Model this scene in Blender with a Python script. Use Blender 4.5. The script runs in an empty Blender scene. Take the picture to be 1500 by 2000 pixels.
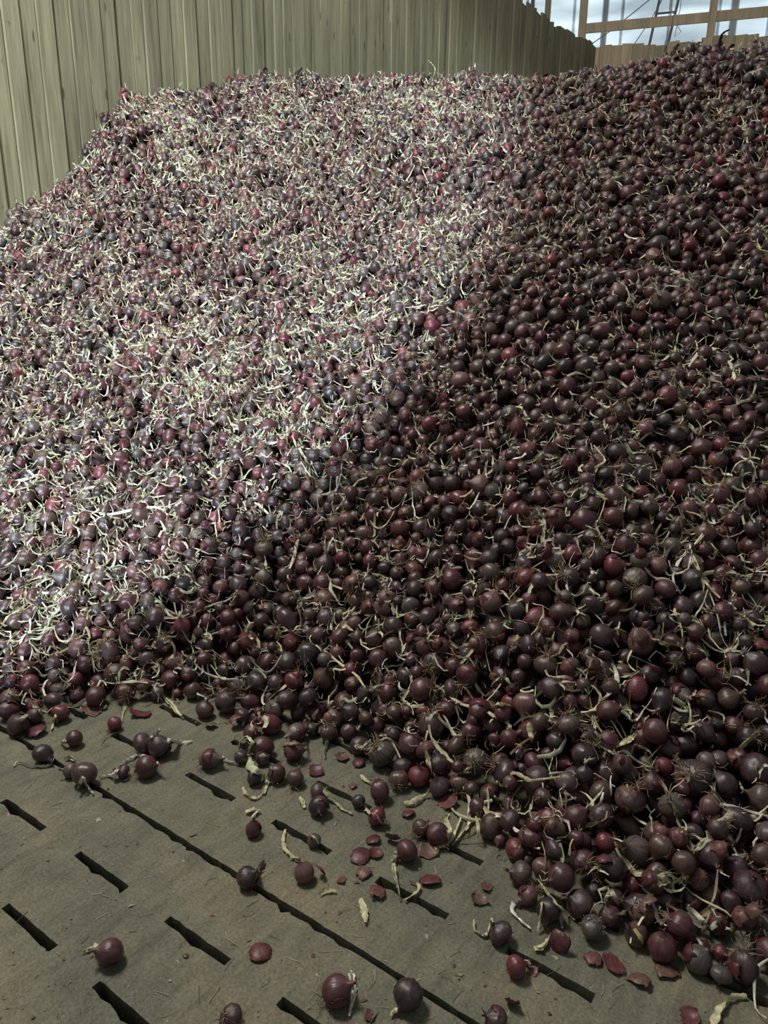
import bpy, bmesh, math, random
import numpy as np
from mathutils import Vector, Matrix, Quaternion, Euler

scene = bpy.context.scene
COL = scene.collection
RNG = np.random.default_rng(7)
random.seed(7)

# ------------------------------------------------------------------ camera
W, Hh = 1500, 2000
FPX, PITCH, ROLL, CAMH = 1470.0, math.radians(17.0), math.radians(0.6), 1.5
R0 = np.array([1.0, 0.0, 0.0])
F0 = np.array([0.0, math.cos(PITCH), -math.sin(PITCH)])
U0 = np.array([0.0, math.sin(PITCH), math.cos(PITCH)])
CX = math.cos(ROLL) * R0 + math.sin(ROLL) * U0
CY = -math.sin(ROLL) * R0 + math.cos(ROLL) * U0
EYE = np.array([0.0, 0.0, CAMH])
cam_data = bpy.data.cameras.new('camera')
cam = bpy.data.objects.new('camera', cam_data)
COL.objects.link(cam)
cam.matrix_world = Matrix(((CX[0], CY[0], -F0[0], EYE[0]), (CX[1], CY[1], -F0[1], EYE[1]), (CX[2], CY[2], -F0[2], EYE[2]), (0, 0, 0, 1)))
cam_data.sensor_fit = 'VERTICAL'
cam_data.sensor_height = 24.0
cam_data.lens = 24.0 * FPX / Hh
cam_data.clip_start, cam_data.clip_end = 0.05, 200
scene.camera = cam


def ray(px, py):
    return F0 + CX * ((px - W / 2) / FPX) - CY * ((py - Hh / 2) / FPX)      # unit camera depth


def at_z(px, py, z):
    d = ray(px, py)
    return EYE + d * ((z - EYE[2]) / d[2])


def project(P):
    P = np.asarray(P, float) - EYE
    zd = P @ F0
    return W / 2 + FPX * (P @ CX) / zd, Hh / 2 - FPX * (P @ CY) / zd, zd


# ------------------------------------------------------------------ world, lights, exposure
scene.view_settings.view_transform = 'Standard'
scene.view_settings.look = 'None'
scene.view_settings.gamma = 1.0
scene.view_settings.use_curve_mapping = False
scene.view_settings.exposure = 0.0
world = bpy.data.worlds.new('overcast')
world.use_nodes = True
world.node_tree.nodes['Background'].inputs[0].default_value = (0.92, 0.96, 1.0, 1)
world.node_tree.nodes['Background'].inputs[1].default_value = 0.19
scene.world = world


def aim(o, target):
    d = Vector(target) - o.location
    o.rotation_euler = d.to_track_quat('-Z', 'Y').to_euler()


def light(name, kind, loc, target, energy, colour, **kw):
    l = bpy.data.lights.new(name, kind)
    l.energy, l.color = energy, colour
    for k, v in kw.items():
        setattr(l, k, v)
    o = bpy.data.objects.new(name, l)
    COL.objects.link(o)
    o.location = loc
    aim(o, target)
    return o


# daylight outside, behind the far translucent wall
light('sun', 'SUN', (9, 40, 18), (1, 14, 4), 9.5, (0.93, 0.97, 1.0), angle=0.02)
# roof light over the store, towards the open side
light('skylight', 'AREA', (-2.3, 3.1, 6.0), (-0.7, 2.7, 0.0), 345.0, (1.0, 0.93, 0.85), shape='RECTANGLE', size=1.5, size_y=1.2)
# fill light added to brighten the far plank walls; no such lamp is seen
light('corner_fill', 'AREA', (0.2, 6.2, 7.6), (3.3, 10.0, 3.2), 110.0, (1.0, 0.95, 0.86), shape='RECTANGLE', size=0.9, size_y=0.5, spread=2.4)
# daylight through the open door behind the camera: a beam whose edge falls across the heap
BEAM_POS, BEAM_DIR = (-4.8, -8.0, 3.6), (0.19895, 0.97092, -0.13318)
light('door_beam', 'SPOT', BEAM_POS, tuple(p + 5 * d for p, d in zip(BEAM_POS, BEAM_DIR)), 15000.0, (0.76, 0.89, 1.0),
      spot_size=math.radians(2 * 11.65 * 1.08), spot_blend=0.30, shadow_soft_size=0.10)

# ------------------------------------------------------------------ helpers


def new_mat(name):
    m = bpy.data.materials.new(name)
    m.use_nodes = True
    nt = m.node_tree
    return m, nt, nt.nodes['Principled BSDF']


def nd(nt, t, **kw):
    n = nt.nodes.new(t)
    for k, v in kw.items():
        if k.startswith('i_'):
            n.inputs[k[2:].replace('_', ' ')].default_value = v
        else:
            setattr(n, k, v)
    return n


def ramp(nt, fac, stops):
    n = nt.nodes.new('ShaderNodeValToRGB')
    e = n.color_ramp.elements
    while len(e) < len(stops):
        e.new(0.5)
    for q, (p, c) in zip(e, stops):
        q.position = p
        q.color = c if len(c) == 4 else (*c, 1)
    nt.links.new(fac, n.inputs[0])
    return n.outputs[0]


def mixc(nt, fac, a, b, mode='MIX'):
    n = nt.nodes.new('ShaderNodeMix')
    n.data_type = 'RGBA'
    n.blend_type = mode
    for s, v in ((0, fac), (6, a), (7, b)):
        if hasattr(v, 'links'):
            nt.links.new(v, n.inputs[s])
        else:
            n.inputs[s].default_value = v if s == 0 else (*v[:3], 1)
    return n.outputs[2]


def noise(nt, vec, scale, detail=3, rough=0.55, dist=0.0):
    n = nd(nt, 'ShaderNodeTexNoise')
    n.inputs['Scale'].default_value = scale
    n.inputs['Detail'].default_value = detail
    n.inputs['Roughness'].default_value = rough
    n.inputs['Distortion'].default_value = dist
    nt.links.new(vec, n.inputs['Vector'])
    return n.outputs['Fac']


def mapping(nt, vec, scale):
    n = nd(nt, 'ShaderNodeMapping')
    n.inputs['Scale'].default_value = scale
    nt.links.new(vec, n.inputs['Vector'])
    return n.outputs[0]


def bump(nt, h, strength, dist, bsdf):
    n = nd(nt, 'ShaderNodeBump')
    n.inputs['Strength'].default_value = strength
    n.inputs['Distance'].default_value = dist
    nt.links.new(h, n.inputs['Height'])
    nt.links.new(n.outputs[0], bsdf.inputs['Normal'])


def attr(nt, name):
    n = nd(nt, 'ShaderNodeAttribute')
    n.attribute_name = name
    return n


# ------------------------------------------------------------------ materials


def mat_onion():
    m, nt, b = new_mat('onion_skin')
    tint, oc = attr(nt, 'tint'), attr(nt, 'ocoord')
    v = oc.outputs['Vector']
    streak = noise(nt, mapping(nt, v, (7, 7, 0.6)), 1.0, 3, 0.6)
    fine = noise(nt, mapping(nt, v, (22, 22, 1.2)), 1.0, 2, 0.6)
    patch = noise(nt, mapping(nt, v, (1.3, 1.3, 1.6)), 1.0, 4, 0.65)
    k = ramp(nt, streak, [(0.3, (0.5, 0.47, 0.48)), (0.52, (1, 1, 1)), (0.74, (1.55, 1.5, 1.45))])
    c = mixc(nt, 1.0, tint.outputs['Color'], k, 'MULTIPLY')
    kf = ramp(nt, fine, [(0.35, (0.7, 0.7, 0.7)), (0.65, (1.3, 1.28, 1.26))])
    c = mixc(nt, 1.0, c, kf, 'MULTIPLY')
    dust = ramp(nt, patch, [(0.50, (0, 0, 0)), (0.74, (0.62, 0.62, 0.62))])
    c = mixc(nt, dust, c, (0.115, 0.075, 0.058))
    nt.links.new(c, b.inputs['Base Color'])
    r = ramp(nt, patch, [(0.35, (0.27,) * 3), (0.7, (0.52,) * 3)])
    nt.links.new(r, b.inputs['Roughness'])
    b.inputs['Specular IOR Level'].default_value = 0.7
    bump(nt, fine, 0.25, 0.004, b)
    return m


def mat_attr(name, rough, spec, nscale, contrast, bstr=0.0, translucent=0.0):
    m, nt, b = new_mat(name)
    tint = attr(nt, 'tint')
    g = nd(nt, 'ShaderNodeNewGeometry')
    n1 = noise(nt, g.outputs['Position'], nscale, 3, 0.6)
    k = ramp(nt, n1, [(0.3, (1 - contrast,) * 3), (0.7, (1 + contrast,) * 3)])
    c = mixc(nt, 1.0, tint.outputs['Color'], k, 'MULTIPLY')
    nt.links.new(c, b.inputs['Base Color'])
    b.inputs['Roughness'].default_value = rough
    b.inputs['Specular IOR Level'].default_value = spec
    if bstr:
        bump(nt, n1, bstr, 0.003, b)
    if translucent:
        t = nd(nt, 'ShaderNodeBsdfTranslucent')
        nt.links.new(c, t.inputs[0])
        mx = nd(nt, 'ShaderNodeMixShader')
        mx.inputs[0].default_value = translucent
        nt.links.new(b.outputs[0], mx.inputs[1])
        nt.links.new(t.outputs[0], mx.inputs[2])
        nt.links.new(mx.outputs[0], nt.nodes['Material Output'].inputs[0])
    return m


def mat_wood(name, cols, rvar):
    m, nt, b = new_mat(name)
    tc, oi = nd(nt, 'ShaderNodeTexCoord'), nd(nt, 'ShaderNodeObjectInfo')
    add = nd(nt, 'ShaderNodeVectorMath', operation='ADD')
    sc = nd(nt, 'ShaderNodeVectorMath', operation='SCALE')
    sc.inputs['Scale'].default_value = 37.0
    cmb = nd(nt, 'ShaderNodeCombineXYZ')
    for i in range(3):
        nt.links.new(oi.outputs['Random'], cmb.inputs[i])
    nt.links.new(cmb.outputs[0], sc.inputs[0])
    nt.links.new(tc.outputs['Object'], add.inputs[0])
    nt.links.new(sc.outputs[0], add.inputs[1])
    v = add.outputs[0]
    grain = noise(nt, mapping(nt, v, (42, 42, 1.6)), 1.0, 5, 0.65, 0.4)
    broad = noise(nt, mapping(nt, v, (9, 9, 1.1)), 1.0, 3, 0.6)
    blot = noise(nt, mapping(nt, v, (14, 14, 7)), 1.0, 3, 0.6)
    c = ramp(nt, grain, [(0.28, cols[0]), (0.5, cols[1]), (0.75, cols[2])])
    kb = ramp(nt, broad, [(0.3, (0.82, 0.82, 0.80)), (0.7, (1.14, 1.14, 1.1))])
    c = mixc(nt, 1.0, c, kb, 'MULTIPLY')
    kr = ramp(nt, oi.outputs['Random'], [(0.0, (1 - rvar,) * 3), (1.0, (1 + rvar, 1 + rvar, 1 + rvar * 0.7))])
    c = mixc(nt, 1.0, c, kr, 'MULTIPLY')
    spots = ramp(nt, blot, [(0.66, (0, 0, 0)), (0.78, (0.75,) * 3)])
    c = mixc(nt, spots, c, (0.085, 0.07, 0.045))
    vor = nd(nt, 'ShaderNodeTexVoronoi')
    vor.inputs['Scale'].default_value = 1.0
    nt.links.new(mapping(nt, v, (13, 13, 2.6)), vor.inputs['Vector'])
    knot = ramp(nt, vor.outputs['Distance'], [(0.07, (0.8,) * 3), (0.13, (0, 0, 0))])
    c = mixc(nt, knot, c, (0.05, 0.037, 0.022))
    nt.links.new(c, b.inputs['Base Color'])
    b.inputs['Roughness'].default_value = 0.85
    b.inputs['Specular IOR Level'].default_value = 0.2
    bump(nt, grain, 0.35, 0.004, b)
    return m


def mat_floor():
    m, nt, b = new_mat('dusty_concrete')
    tc = nd(nt, 'ShaderNodeTexCoord')
    v = tc.outputs['Object']
    big = noise(nt, mapping(nt, v, (1.5, 3.2, 1)), 1.0, 5, 0.62)
    brush = noise(nt, mapping(nt, v, (26, 7, 5)), 1.0, 5, 0.7, 0.3)
    fine = noise(nt, v, 130.0, 4, 0.75)
    grit = noise(nt, v, 420.0, 2, 0.6)
    c = ramp(nt, big, [(0.32, (0.110, 0.113, 0.084)), (0.5, (0.148, 0.146, 0.106)), (0.68, (0.195, 0.173, 0.113))])
    k1 = ramp(nt, brush, [(0.3, (0.70, 0.72, 0.74)), (0.6, (1.1, 1.1, 1.1))])
    c = mixc(nt, 1.0, c, k1, 'MULTIPLY')
    k2 = ramp(nt, fine, [(0.3, (0.62,) * 3), (0.7, (1.36,) * 3)])
    c = mixc(nt, 1.0, c, k2, 'MULTIPLY')
    sp = ramp(nt, grit, [(0.70, (0, 0, 0)), (0.76, (0.5,) * 3)])
    c = mixc(nt, sp, c, (0.34, 0.33, 0.26))
    nt.links.new(c, b.inputs['Base Color'])
    b.inputs['Roughness'].default_value = 0.9
    b.inputs['Specular IOR Level'].default_value = 0.2
    h = mixc(nt, 0.5, brush, fine)
    bump(nt, h, 0.55, 0.006, b)
    return m


def mat_plain(name, col, rough=0.8, metal=0.0, nscale=8.0, var=0.15):
    m, nt, b = new_mat(name)
    tc = nd(nt, 'ShaderNodeTexCoord')
    n1 = noise(nt, tc.outputs['Object'], nscale, 4, 0.6)
    lo, hi = tuple(x * (1 - var) for x in col), tuple(x * (1 + var) for x in col)
    nt.links.new(ramp(nt, n1, [(0.3, lo), (0.7, hi)]), b.inputs['Base Color'])
    b.inputs['Roughness'].default_value = rough
    b.inputs['Metallic'].default_value = metal
    return m


def mat_sheet():
    m, nt, b = new_mat('translucent_sheeting')
    tc = nd(nt, 'ShaderNodeTexCoord')
    v = tc.outputs['Object']
    wr = noise(nt, mapping(nt, v, (0.5, 0.5, 2.6)), 1.0, 4, 0.55, 0.5)
    c = ramp(nt, wr, [(0.32, (0.56, 0.62, 0.65)), (0.5, (0.74, 0.80, 0.83)), (0.66, (0.86, 0.91, 0.93))])
    nt.links.new(c, b.inputs['Base Color'])
    b.inputs['Roughness'].default_value = 0.5
    t = nd(nt, 'ShaderNodeBsdfTranslucent')
    nt.links.new(c, t.inputs[0])
    mx = nd(nt, 'ShaderNodeMixShader')
    mx.inputs[0].default_value = 0.6
    nt.links.new(b.outputs[0], mx.inputs[1])
    nt.links.new(t.outputs[0], mx.inputs[2])
    nt.links.new(mx.outputs[0], nt.nodes['Material Output'].inputs[0])
    return m


M_ONION = mat_onion()
M_LEAF = mat_attr('dry_leaf', 0.7, 0.25, 55.0, 0.32, 0.3, 0.12)
M_ROOT = mat_attr('dry_root', 0.8, 0.15, 60.0, 0.2)
M_SKIN = mat_attr('papery_skin', 0.42, 0.4, 70.0, 0.35, 0.35, 0.12)
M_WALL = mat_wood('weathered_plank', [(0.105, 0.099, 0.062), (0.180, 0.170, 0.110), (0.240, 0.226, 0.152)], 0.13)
M_TIMBER = mat_wood('pale_timber', [(0.33, 0.27, 0.19), (0.43, 0.355, 0.255), (0.52, 0.43, 0.32)], 0.08)
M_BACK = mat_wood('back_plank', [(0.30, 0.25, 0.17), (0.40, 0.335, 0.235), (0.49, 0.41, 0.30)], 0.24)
M_FLOOR = mat_floor()
M_PIT = mat_plain('duct_shade', (0.03, 0.03, 0.024), 0.95)  # near-black bed under the slots, their shade put into the colour
M_SHEET = mat_sheet()
M_STEEL = mat_plain('grey_steel', (0.12, 0.13, 0.13), 0.5, 0.7)
M_CORD = mat_plain('pale_cord', (0.42, 0.40, 0.33), 0.8)
M_GAP_SHADE = mat_plain('gap_shade', (0.02, 0.010, 0.010), 0.9)  # shade between the onions, painted as a dark colour
M_GRIT = mat_attr('grit', 0.9, 0.2, 40.0, 0.2)

# ------------------------------------------------------------------ mesh helpers


class Buf:
    """Collects vertices, faces and two point attributes; becomes ONE mesh."""

    def __init__(s):
        s.v, s.f, s.t, s.o, s.n = [], [], [], [], 0

    def add(s, v, f, tint=None, oc=None):
        v = np.asarray(v, float)
        f = np.asarray(f, np.int64)
        s.v.append(v)
        s.f.append(f + s.n)
        t = np.ones((len(v), 4))
        t[:, :3] = tint if tint is not None else 0.5
        s.t.append(t)
        s.o.append(oc if oc is not None else np.zeros((len(v), 3)))
        s.n += len(v)

    def mesh(s, name, mat, smooth=True):
        V = np.concatenate(s.v)
        me = bpy.data.meshes.new(name)
        quads = [f for f in s.f if f.shape[1] == 4]
        tris = [f for f in s.f if f.shape[1] == 3]
        nq, n3 = sum(map(len, quads)), sum(map(len, tris))
        loops = np.concatenate([f.ravel() for f in quads + tris])
        me.vertices.add(len(V))
        me.vertices.foreach_set('co', V.ravel().astype(np.float32))
        me.loops.add(len(loops))
        me.loops.foreach_set('vertex_index', loops.astype(np.int32))
        me.polygons.add(nq + n3)
        starts = np.concatenate([np.arange(nq) * 4, nq * 4 + np.arange(n3) * 3])
        me.polygons.foreach_set('loop_start', starts.astype(np.int32))
        me.polygons.foreach_set('use_smooth', np.full(nq + n3, smooth))
        me.update(calc_edges=True)
        a = me.attributes.new('tint', 'FLOAT_COLOR', 'POINT')
        a.data.foreach_set('color', np.concatenate(s.t).ravel().astype(np.float32))
        a = me.attributes.new('ocoord', 'FLOAT_VECTOR', 'POINT')
        a.data.foreach_set('vector', np.concatenate(s.o).ravel().astype(np.float32))
        me.materials.append(mat)
        return me


def obj(name, me, parent=None):
    o = bpy.data.objects.new(name, me)
    COL.objects.link(o)
    if parent is not None:
        o.parent = parent
    return o


def tag(o, label=None, cat=None, group=None, kind=None):
    for k, v in (('label', label), ('category', cat), ('group', group), ('kind', kind)):
        if v:
            o[k] = v
    return o


def empty(name, loc):
    o = bpy.data.objects.new(name, None)
    o.empty_display_size = 0.02
    COL.objects.link(o)
    o.location = loc
    return o


BOXF = [(0, 3, 2, 1), (4, 5, 6, 7), (0, 1, 5, 4), (1, 2, 6, 5), (2, 3, 7, 6), (3, 0, 4, 7)]


def box(name, x0, x1, y0, y1, z0, z1, mat, parent=None, jit=0.0, chamfer=0.0):
    """A box in local axes, with the four long upright edges chamfered; tops may run out of true."""
    bm = bmesh.new()
    c = chamfer
    if c:
        ring = [(x0 + c, y0), (x1 - c, y0), (x1, y0 + c), (x1, y1 - c), (x1 - c, y1), (x0 + c, y1), (x0, y1 - c), (x0, y0 + c)]
    else:
        ring = [(x0, y0), (x1, y0), (x1, y1), (x0, y1)]
    tilt = random.uniform(-jit, jit)
    lo = [bm.verts.new((x, y, z0)) for x, y in ring]
    hi = [bm.verts.new((x, y, z1 + tilt * (x - (x0 + x1) / 2) / (x1 - x0))) for x, y in ring]
    n = len(ring)
    bm.faces.new(hi)
    bm.faces.new(lo[::-1])
    for i in range(n):
        bm.faces.new((lo[i], lo[(i + 1) % n], hi[(i + 1) % n], hi[i]))
    me = bpy.data.meshes.new(name)
    bm.to_mesh(me)
    bm.free()
    me.materials.append(mat)
    return obj(name, me, parent)


def tube_mesh(name, pts, r, mat, n=6):
    b = Buf()
    pts = np.asarray(pts, float)
    k = len(pts)
    vs = []
    for i in range(k):
        t = pts[min(i + 1, k - 1)] - pts[max(i - 1, 0)]
        t /= np.linalg.norm(t) + 1e-9
        a = np.cross(t, (0.3, 0.9, 0.2))
        a /= np.linalg.norm(a)
        c = np.cross(t, a)
        for j in range(n):
            w = 2 * math.pi * j / n
            vs.append(pts[i] + r * (math.cos(w) * a + math.sin(w) * c))
    f = [(i * n + j, i * n + (j + 1) % n, (i + 1) * n + (j + 1) % n, (i + 1) * n + j) for i in range(k - 1) for j in range(n)]
    b.add(vs, f)
    return b.mesh(name, mat)


# ------------------------------------------------------------------ floor: slotted slabs
TH = math.radians(-35.2)
UF = np.array([math.cos(TH), math.sin(TH)])
VF = np.array([-UF[1], UF[0]])
floor = empty('floor', (0, 0, 0))
floor.rotation_euler = (0, 0, TH)          # floor-local x runs along the slots, y across them
tag(floor, kind='structure')
JW, SW = 0.016, 0.021
frand = random.Random(3)


SLOTS = []


def over_slot(x, y):
    u, v = x * UF[0] + y * UF[1], x * VF[0] + y * VF[1]
    return abs((v - 1.103 + 0.31) % 0.62 - 0.31) < 0.014 or any(abs(v - r) < 0.017 and a - 0.006 < u < b_ + 0.006 for r, a, b_ in SLOTS)


def slab(k, u0, u1):
    v_lo, v_hi = 1.103 + 0.62 * (k - 1) + JW / 2, 1.103 + 0.62 * k - JW / 2
    rows = [v_lo + (v_hi + JW - v_lo) * q for q in (0.325, 0.665)]
    starts = {}
    for r in rows:
        s = -2.022 - 0.077 * (r - 0.887)
        starts[r] = [(s + 0.374 * i, s + 0.374 * i + 0.212) for i in range(-8, 14)]
    SLOTS.extend((r, a, b_) for r in rows for a, b_ in starts[r])
    us = set(np.arange(u0, u1 + 1e-6, 0.026))
    for r in rows:
        for a, b_ in starts[r]:
            if u0 + 0.03 < a and b_ < u1 - 0.03:
                us |= {a, b_}
    us = sorted(us)
    keep = [us[0]]
    fixed = {x for r in rows for p in starts[r] for x in p}
    for x in us[1:]:
        if x - keep[-1] < 0.006:
            if x in fixed:
                keep[-1] = x
            continue
        keep.append(x)
    us = keep
    lines = [v_lo, rows[0] - SW / 2, rows[0] + SW / 2, rows[1] - SW / 2, rows[1] + SW / 2, v_hi]
    bm = bmesh.new()
    grid = []
    for li, v in enumerate(lines):
        row = []
        for u in us:
            j = 0.0
            if li in (1, 3, 5):
                j = -0.011 * max(0.0, frand.gauss(0.15, 0.42)) ** 1.3
            else:
                j = frand.gauss(0, 0.0007)
            row.append(bm.verts.new((u, v + j, frand.gauss(0, 0.0006))))
        grid.append(row)
    for li in range(5):
        for i in range(len(us) - 1):
            mid = (us[i] + us[i + 1]) / 2
            if li in (1, 3):
                r = rows[0] if li == 1 else rows[1]
                if any(a < mid < b_ for a, b_ in starts[r] if u0 + 0.03 < a and b_ < u1 - 0.03):
                    continue
            bm.faces.new((grid[li][i], grid[li][i + 1], grid[li + 1][i + 1], grid[li + 1][i]))
    e = [x for x in bm.edges if x.is_boundary]
    g = bmesh.ops.extrude_edge_only(bm, edges=e)
    for x in g['geom']:
        if isinstance(x, bmesh.types.BMVert):
            x.co.z -= 0.085
    bmesh.ops.recalc_face_normals(bm, faces=bm.faces)
    me = bpy.data.meshes.new('slab')
    bm.to_mesh(me)
    bm.free()
    me.materials.append(M_FLOOR)
    return obj('slab', me, floor)


for k in range(-1, 3):
    slab(k, -4.6, 2.2)
for k in (3, 5, 7, 9, 11):                  # under the heap: plain slabs
    box('slab', -8, 8, 1.103 + 0.62 * (k - 1) + JW / 2, 1.103 + 0.62 * (k + 1) - JW / 2, -0.085, 0, M_FLOOR, floor, chamfer=0.003)
box('slab', -8, 8, -6, 1.103 - 0.62 * 2 - JW / 2, -0.085, 0, M_FLOOR, floor, chamfer=0.003)
box('duct_bed', -8, 8, -6, 12, -0.36, -0.30, M_PIT, floor)

# ------------------------------------------------------------------ walls
HEAD = math.radians(38)
WD = np.array([math.sin(HEAD), math.cos(HEAD), 0.0])           # along the plank wall, away from the camera
WN = np.array([math.cos(HEAD), -math.sin(HEAD), 0.0])          # into the store
d0 = ray(0, 455)
WP = EYE + d0 * (5.52 / d0[1])


def on_wall(px, py):
    d = ray(px, py)
    return EYE + d * (((WP - EYE) @ WN) / (d @ WN))


CORNER = on_wall(1165, 92)
T1 = (CORNER - WP) @ WD
wall_left = empty('wall_left', (WP[0], WP[1], 0))
wall_left.rotation_euler = (0, 0, math.pi / 2 - HEAD)          # local x runs along the wall, -y into the store
tag(wall_left, kind='structure')
TOPS = [(1020, 0), (1040, 14), (1062, 31), (1082, 46), (1085, 44), (1095, 50), (1120, 65), (1130, 69), (1145, 77), (1165, 91)]
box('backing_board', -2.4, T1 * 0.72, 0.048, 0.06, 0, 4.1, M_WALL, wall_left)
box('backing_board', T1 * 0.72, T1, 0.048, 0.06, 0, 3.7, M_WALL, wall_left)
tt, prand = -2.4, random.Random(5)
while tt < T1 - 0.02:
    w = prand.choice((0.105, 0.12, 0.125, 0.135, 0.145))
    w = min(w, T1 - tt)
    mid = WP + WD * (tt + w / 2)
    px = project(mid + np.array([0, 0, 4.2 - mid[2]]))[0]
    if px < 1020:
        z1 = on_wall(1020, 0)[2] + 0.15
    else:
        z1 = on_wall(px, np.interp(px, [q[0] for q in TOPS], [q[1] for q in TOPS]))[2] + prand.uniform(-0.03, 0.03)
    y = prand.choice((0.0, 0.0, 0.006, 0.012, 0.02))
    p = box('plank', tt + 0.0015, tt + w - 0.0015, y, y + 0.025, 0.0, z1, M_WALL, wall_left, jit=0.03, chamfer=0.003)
    tt += w

BH = math.radians(109)
BD = np.array([math.sin(BH), math.cos(BH), 0.0])
wall_back = empty('wall_back', (CORNER[0], CORNER[1], 0))
wall_back.rotation_euler = (0, 0, math.pi / 2 - BH)            # local x along the wall to the right, -y into the store
tag(wall_back, kind='structure')
BN = np.array([math.cos(BH), -math.sin(BH), 0.0])
BN = BN if BN[1] < 0 else -BN


def on_back(px, py, off=0.0):
    d = ray(px, py)
    P = CORNER - BN * off
    return EYE + d * (((P - EYE) @ BN) / (d @ BN))


BT = [(1165, 92), (1190, 89), (1206, 88), (1222, 86), (1240, 85), (1260, 84), (1270, 89), (1290, 85), (1315, 80), (1338, 78), (1350, 79), (1361, 74), (1385, 73), (1425, 72), (1448, 70), (1450, 67), (1472, 67), (1475, 69), (1493, 68), (1497, 62), (1530, 60), (1600, 55)]
tt = -0.12
while tt < 5.2:
    w = prand.choice((0.13, 0.15, 0.16, 0.17))
    pxa, pxb = (project(np.append((CORNER + BD * q)[:2], 4.2))[0] for q in (tt, tt + w))
    px = (pxa + pxb) / 2
    z1 = on_back(px, np.interp(px, [q[0] for q in BT], [q[1] for q in BT]))[2] + prand.uniform(-0.03, 0.02)
    gap = 0.026 if any(pxa < q <= pxb for q in (1275, 1345, 1481)) else 0.0
    y = prand.choice((0.0, 0.014, 0.028))
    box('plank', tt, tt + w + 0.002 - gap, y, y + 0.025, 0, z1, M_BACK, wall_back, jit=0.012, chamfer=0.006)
    tt += w
zt = on_back(1165, 140)[2]
box('rail', 0, 5.2, 0.056, 0.096, 2.0, 2.15, M_TIMBER, wall_back)


def local_back(px, py, off):
    q = on_back(px, py, off) - np.array([CORNER[0], CORNER[1], 0])
    return q @ BD, q[2]


for px in (1138, 1391, 1640):
    x, z = local_back(px, 40, 0.10)
    box('post', x - 0.055, x + 0.055, 0.09, 0.19, 0.0, 7.0, M_TIMBER, wall_back, chamfer=0.004)
xa, za = local_back(1144, 56, 0.10)
xb, zb = local_back(1386, 34, 0.10)
box('girt', xa, xb, 0.10, 0.15, za - 0.055, za + 0.07, M_TIMBER, wall_back, chamfer=0.003)
xc, zc = local_back(1398, 32, 0.10)
box('girt', xc, xc + 1.7, 0.10, 0.15, zc - 0.06, zc + 0.07, M_TIMBER, wall_back, chamfer=0.003)
x, z = local_back(1390, 10, 0.10)

# far outer wall of pale translucent sheeting, lit by daylight from outside
OFF = 2.6
wall_far = empty('wall_far', tuple((CORNER - BN * OFF) * np.array([1, 1, 0])))
wall_far.rotation_euler = wall_back.rotation_euler
tag(wall_far, kind='structure')
xx, y = -13.0, 0.0
while xx < 11.0:
    w = prand.uniform(0.78, 0.86)
    y = 0.016 if y else 0.0
    y = 0.016 - y
    box('sheet_panel', xx, xx + w + 0.05, y, y + 0.006, 0.0, 13.0, M_SHEET, wall_far, chamfer=0.002)
    xx += w
for px, ww, m in ((1070, 0.05, M_TIMBER), (1040, 0.03, M_STEEL), (1182, 0.05, M_STEEL), (1436, 0.06, M_STEEL)):
    d = ray(px, 15)
    P = CORNER - BN * (OFF - 0.1)
    q = EYE + d * (((P - EYE) @ BN) / (d @ BN)) - np.array(wall_far.location)
    x = q @ BD
    if m is M_TIMBER or px == 1040:
        box('post', x - ww, x + ww, -0.12, -0.04, 0, 8.0, m, wall_far, chamfer=0.004)
    else:
        box('post', x - ww, x + ww, 0.06, 0.14, 0, 8.0, m, wall_far, chamfer=0.004)

# steel ladder behind the back wall, two stay wires, a pale cord
lad = empty('ladder', tuple(on_back(1287, 90, 1.2) * np.array([1, 1, 0])))
tag(lad, 'grey steel ladder leaning up behind the back plank wall', 'ladder')
lo = np.array(lad.location)


def pt(px, py, off):
    return on_back(px, py, off) - lo


def rail(p, q):
    a, b_ = pt(*p, 1.2), pt(*q, 1.2)
    dv = (b_ - a) / (b_[2] - a[2])
    return a - dv * a[2], a + dv * (6.6 - a[2])


rl, rr = rail((1268, 88), (1288, 0)), rail((1306, 80), (1325, 0))
for a, b_ in (rl, rr):
    obj('rail', tube_mesh('rail', [a, b_], 0.02, M_STEEL), lad)
for i in range(1, 15):
    f = (0.47 * i) / 6.6
    obj('rung', tube_mesh('rung', [rl[0] + (rl[1] - rl[0]) * f, rr[0] + (rr[1] - rr[0]) * f], 0.016, M_STEEL), lad)


def cable(name, label, cat, pix, r, mat):
    pts = np.array([on_back(px, py, off) for px, py, off in pix])
    base = pts[0].copy()
    o = obj(name, tube_mesh(name, pts - base, r, mat, 5))
    o.location = base
    return tag(o, label, cat)


cable('stay_wire', 'thin grey wire slanting up from the corner of the plank walls', 'wire', [(1150, 90, 1.5), (1197, 57, 1.5), (1268, 0, 1.5), (1320, -40, 1.5)], 0.008, M_STEEL)
cable('stay_wire', 'thin grey wire slanting up beside the steel ladder', 'wire', [(1235, 92, 1.4), (1262, 52, 1.4), (1282, 20, 1.4), (1310, -30, 1.4)], 0.007, M_STEEL)
cable('cord', 'pale cord hanging down past the ladder in front of the rail', 'cord', [(1316, -40, -0.05), (1310, 30, -0.05), (1305, 60, -0.04), (1296, 95, -0.03), (1293, 112, -0.03)], 0.006, M_CORD)
cable('cord', 'pale knotted cord hanging beside the steel ladder', 'cord', [(1334, -30, 0.6), (1328, 20, 0.6), (1320, 45, 0.6), (1330, 62, 0.6), (1318, 72, 0.6), (1324, 40, 0.6), (1312, 20, 0.6)], 0.006, M_CORD)

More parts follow.
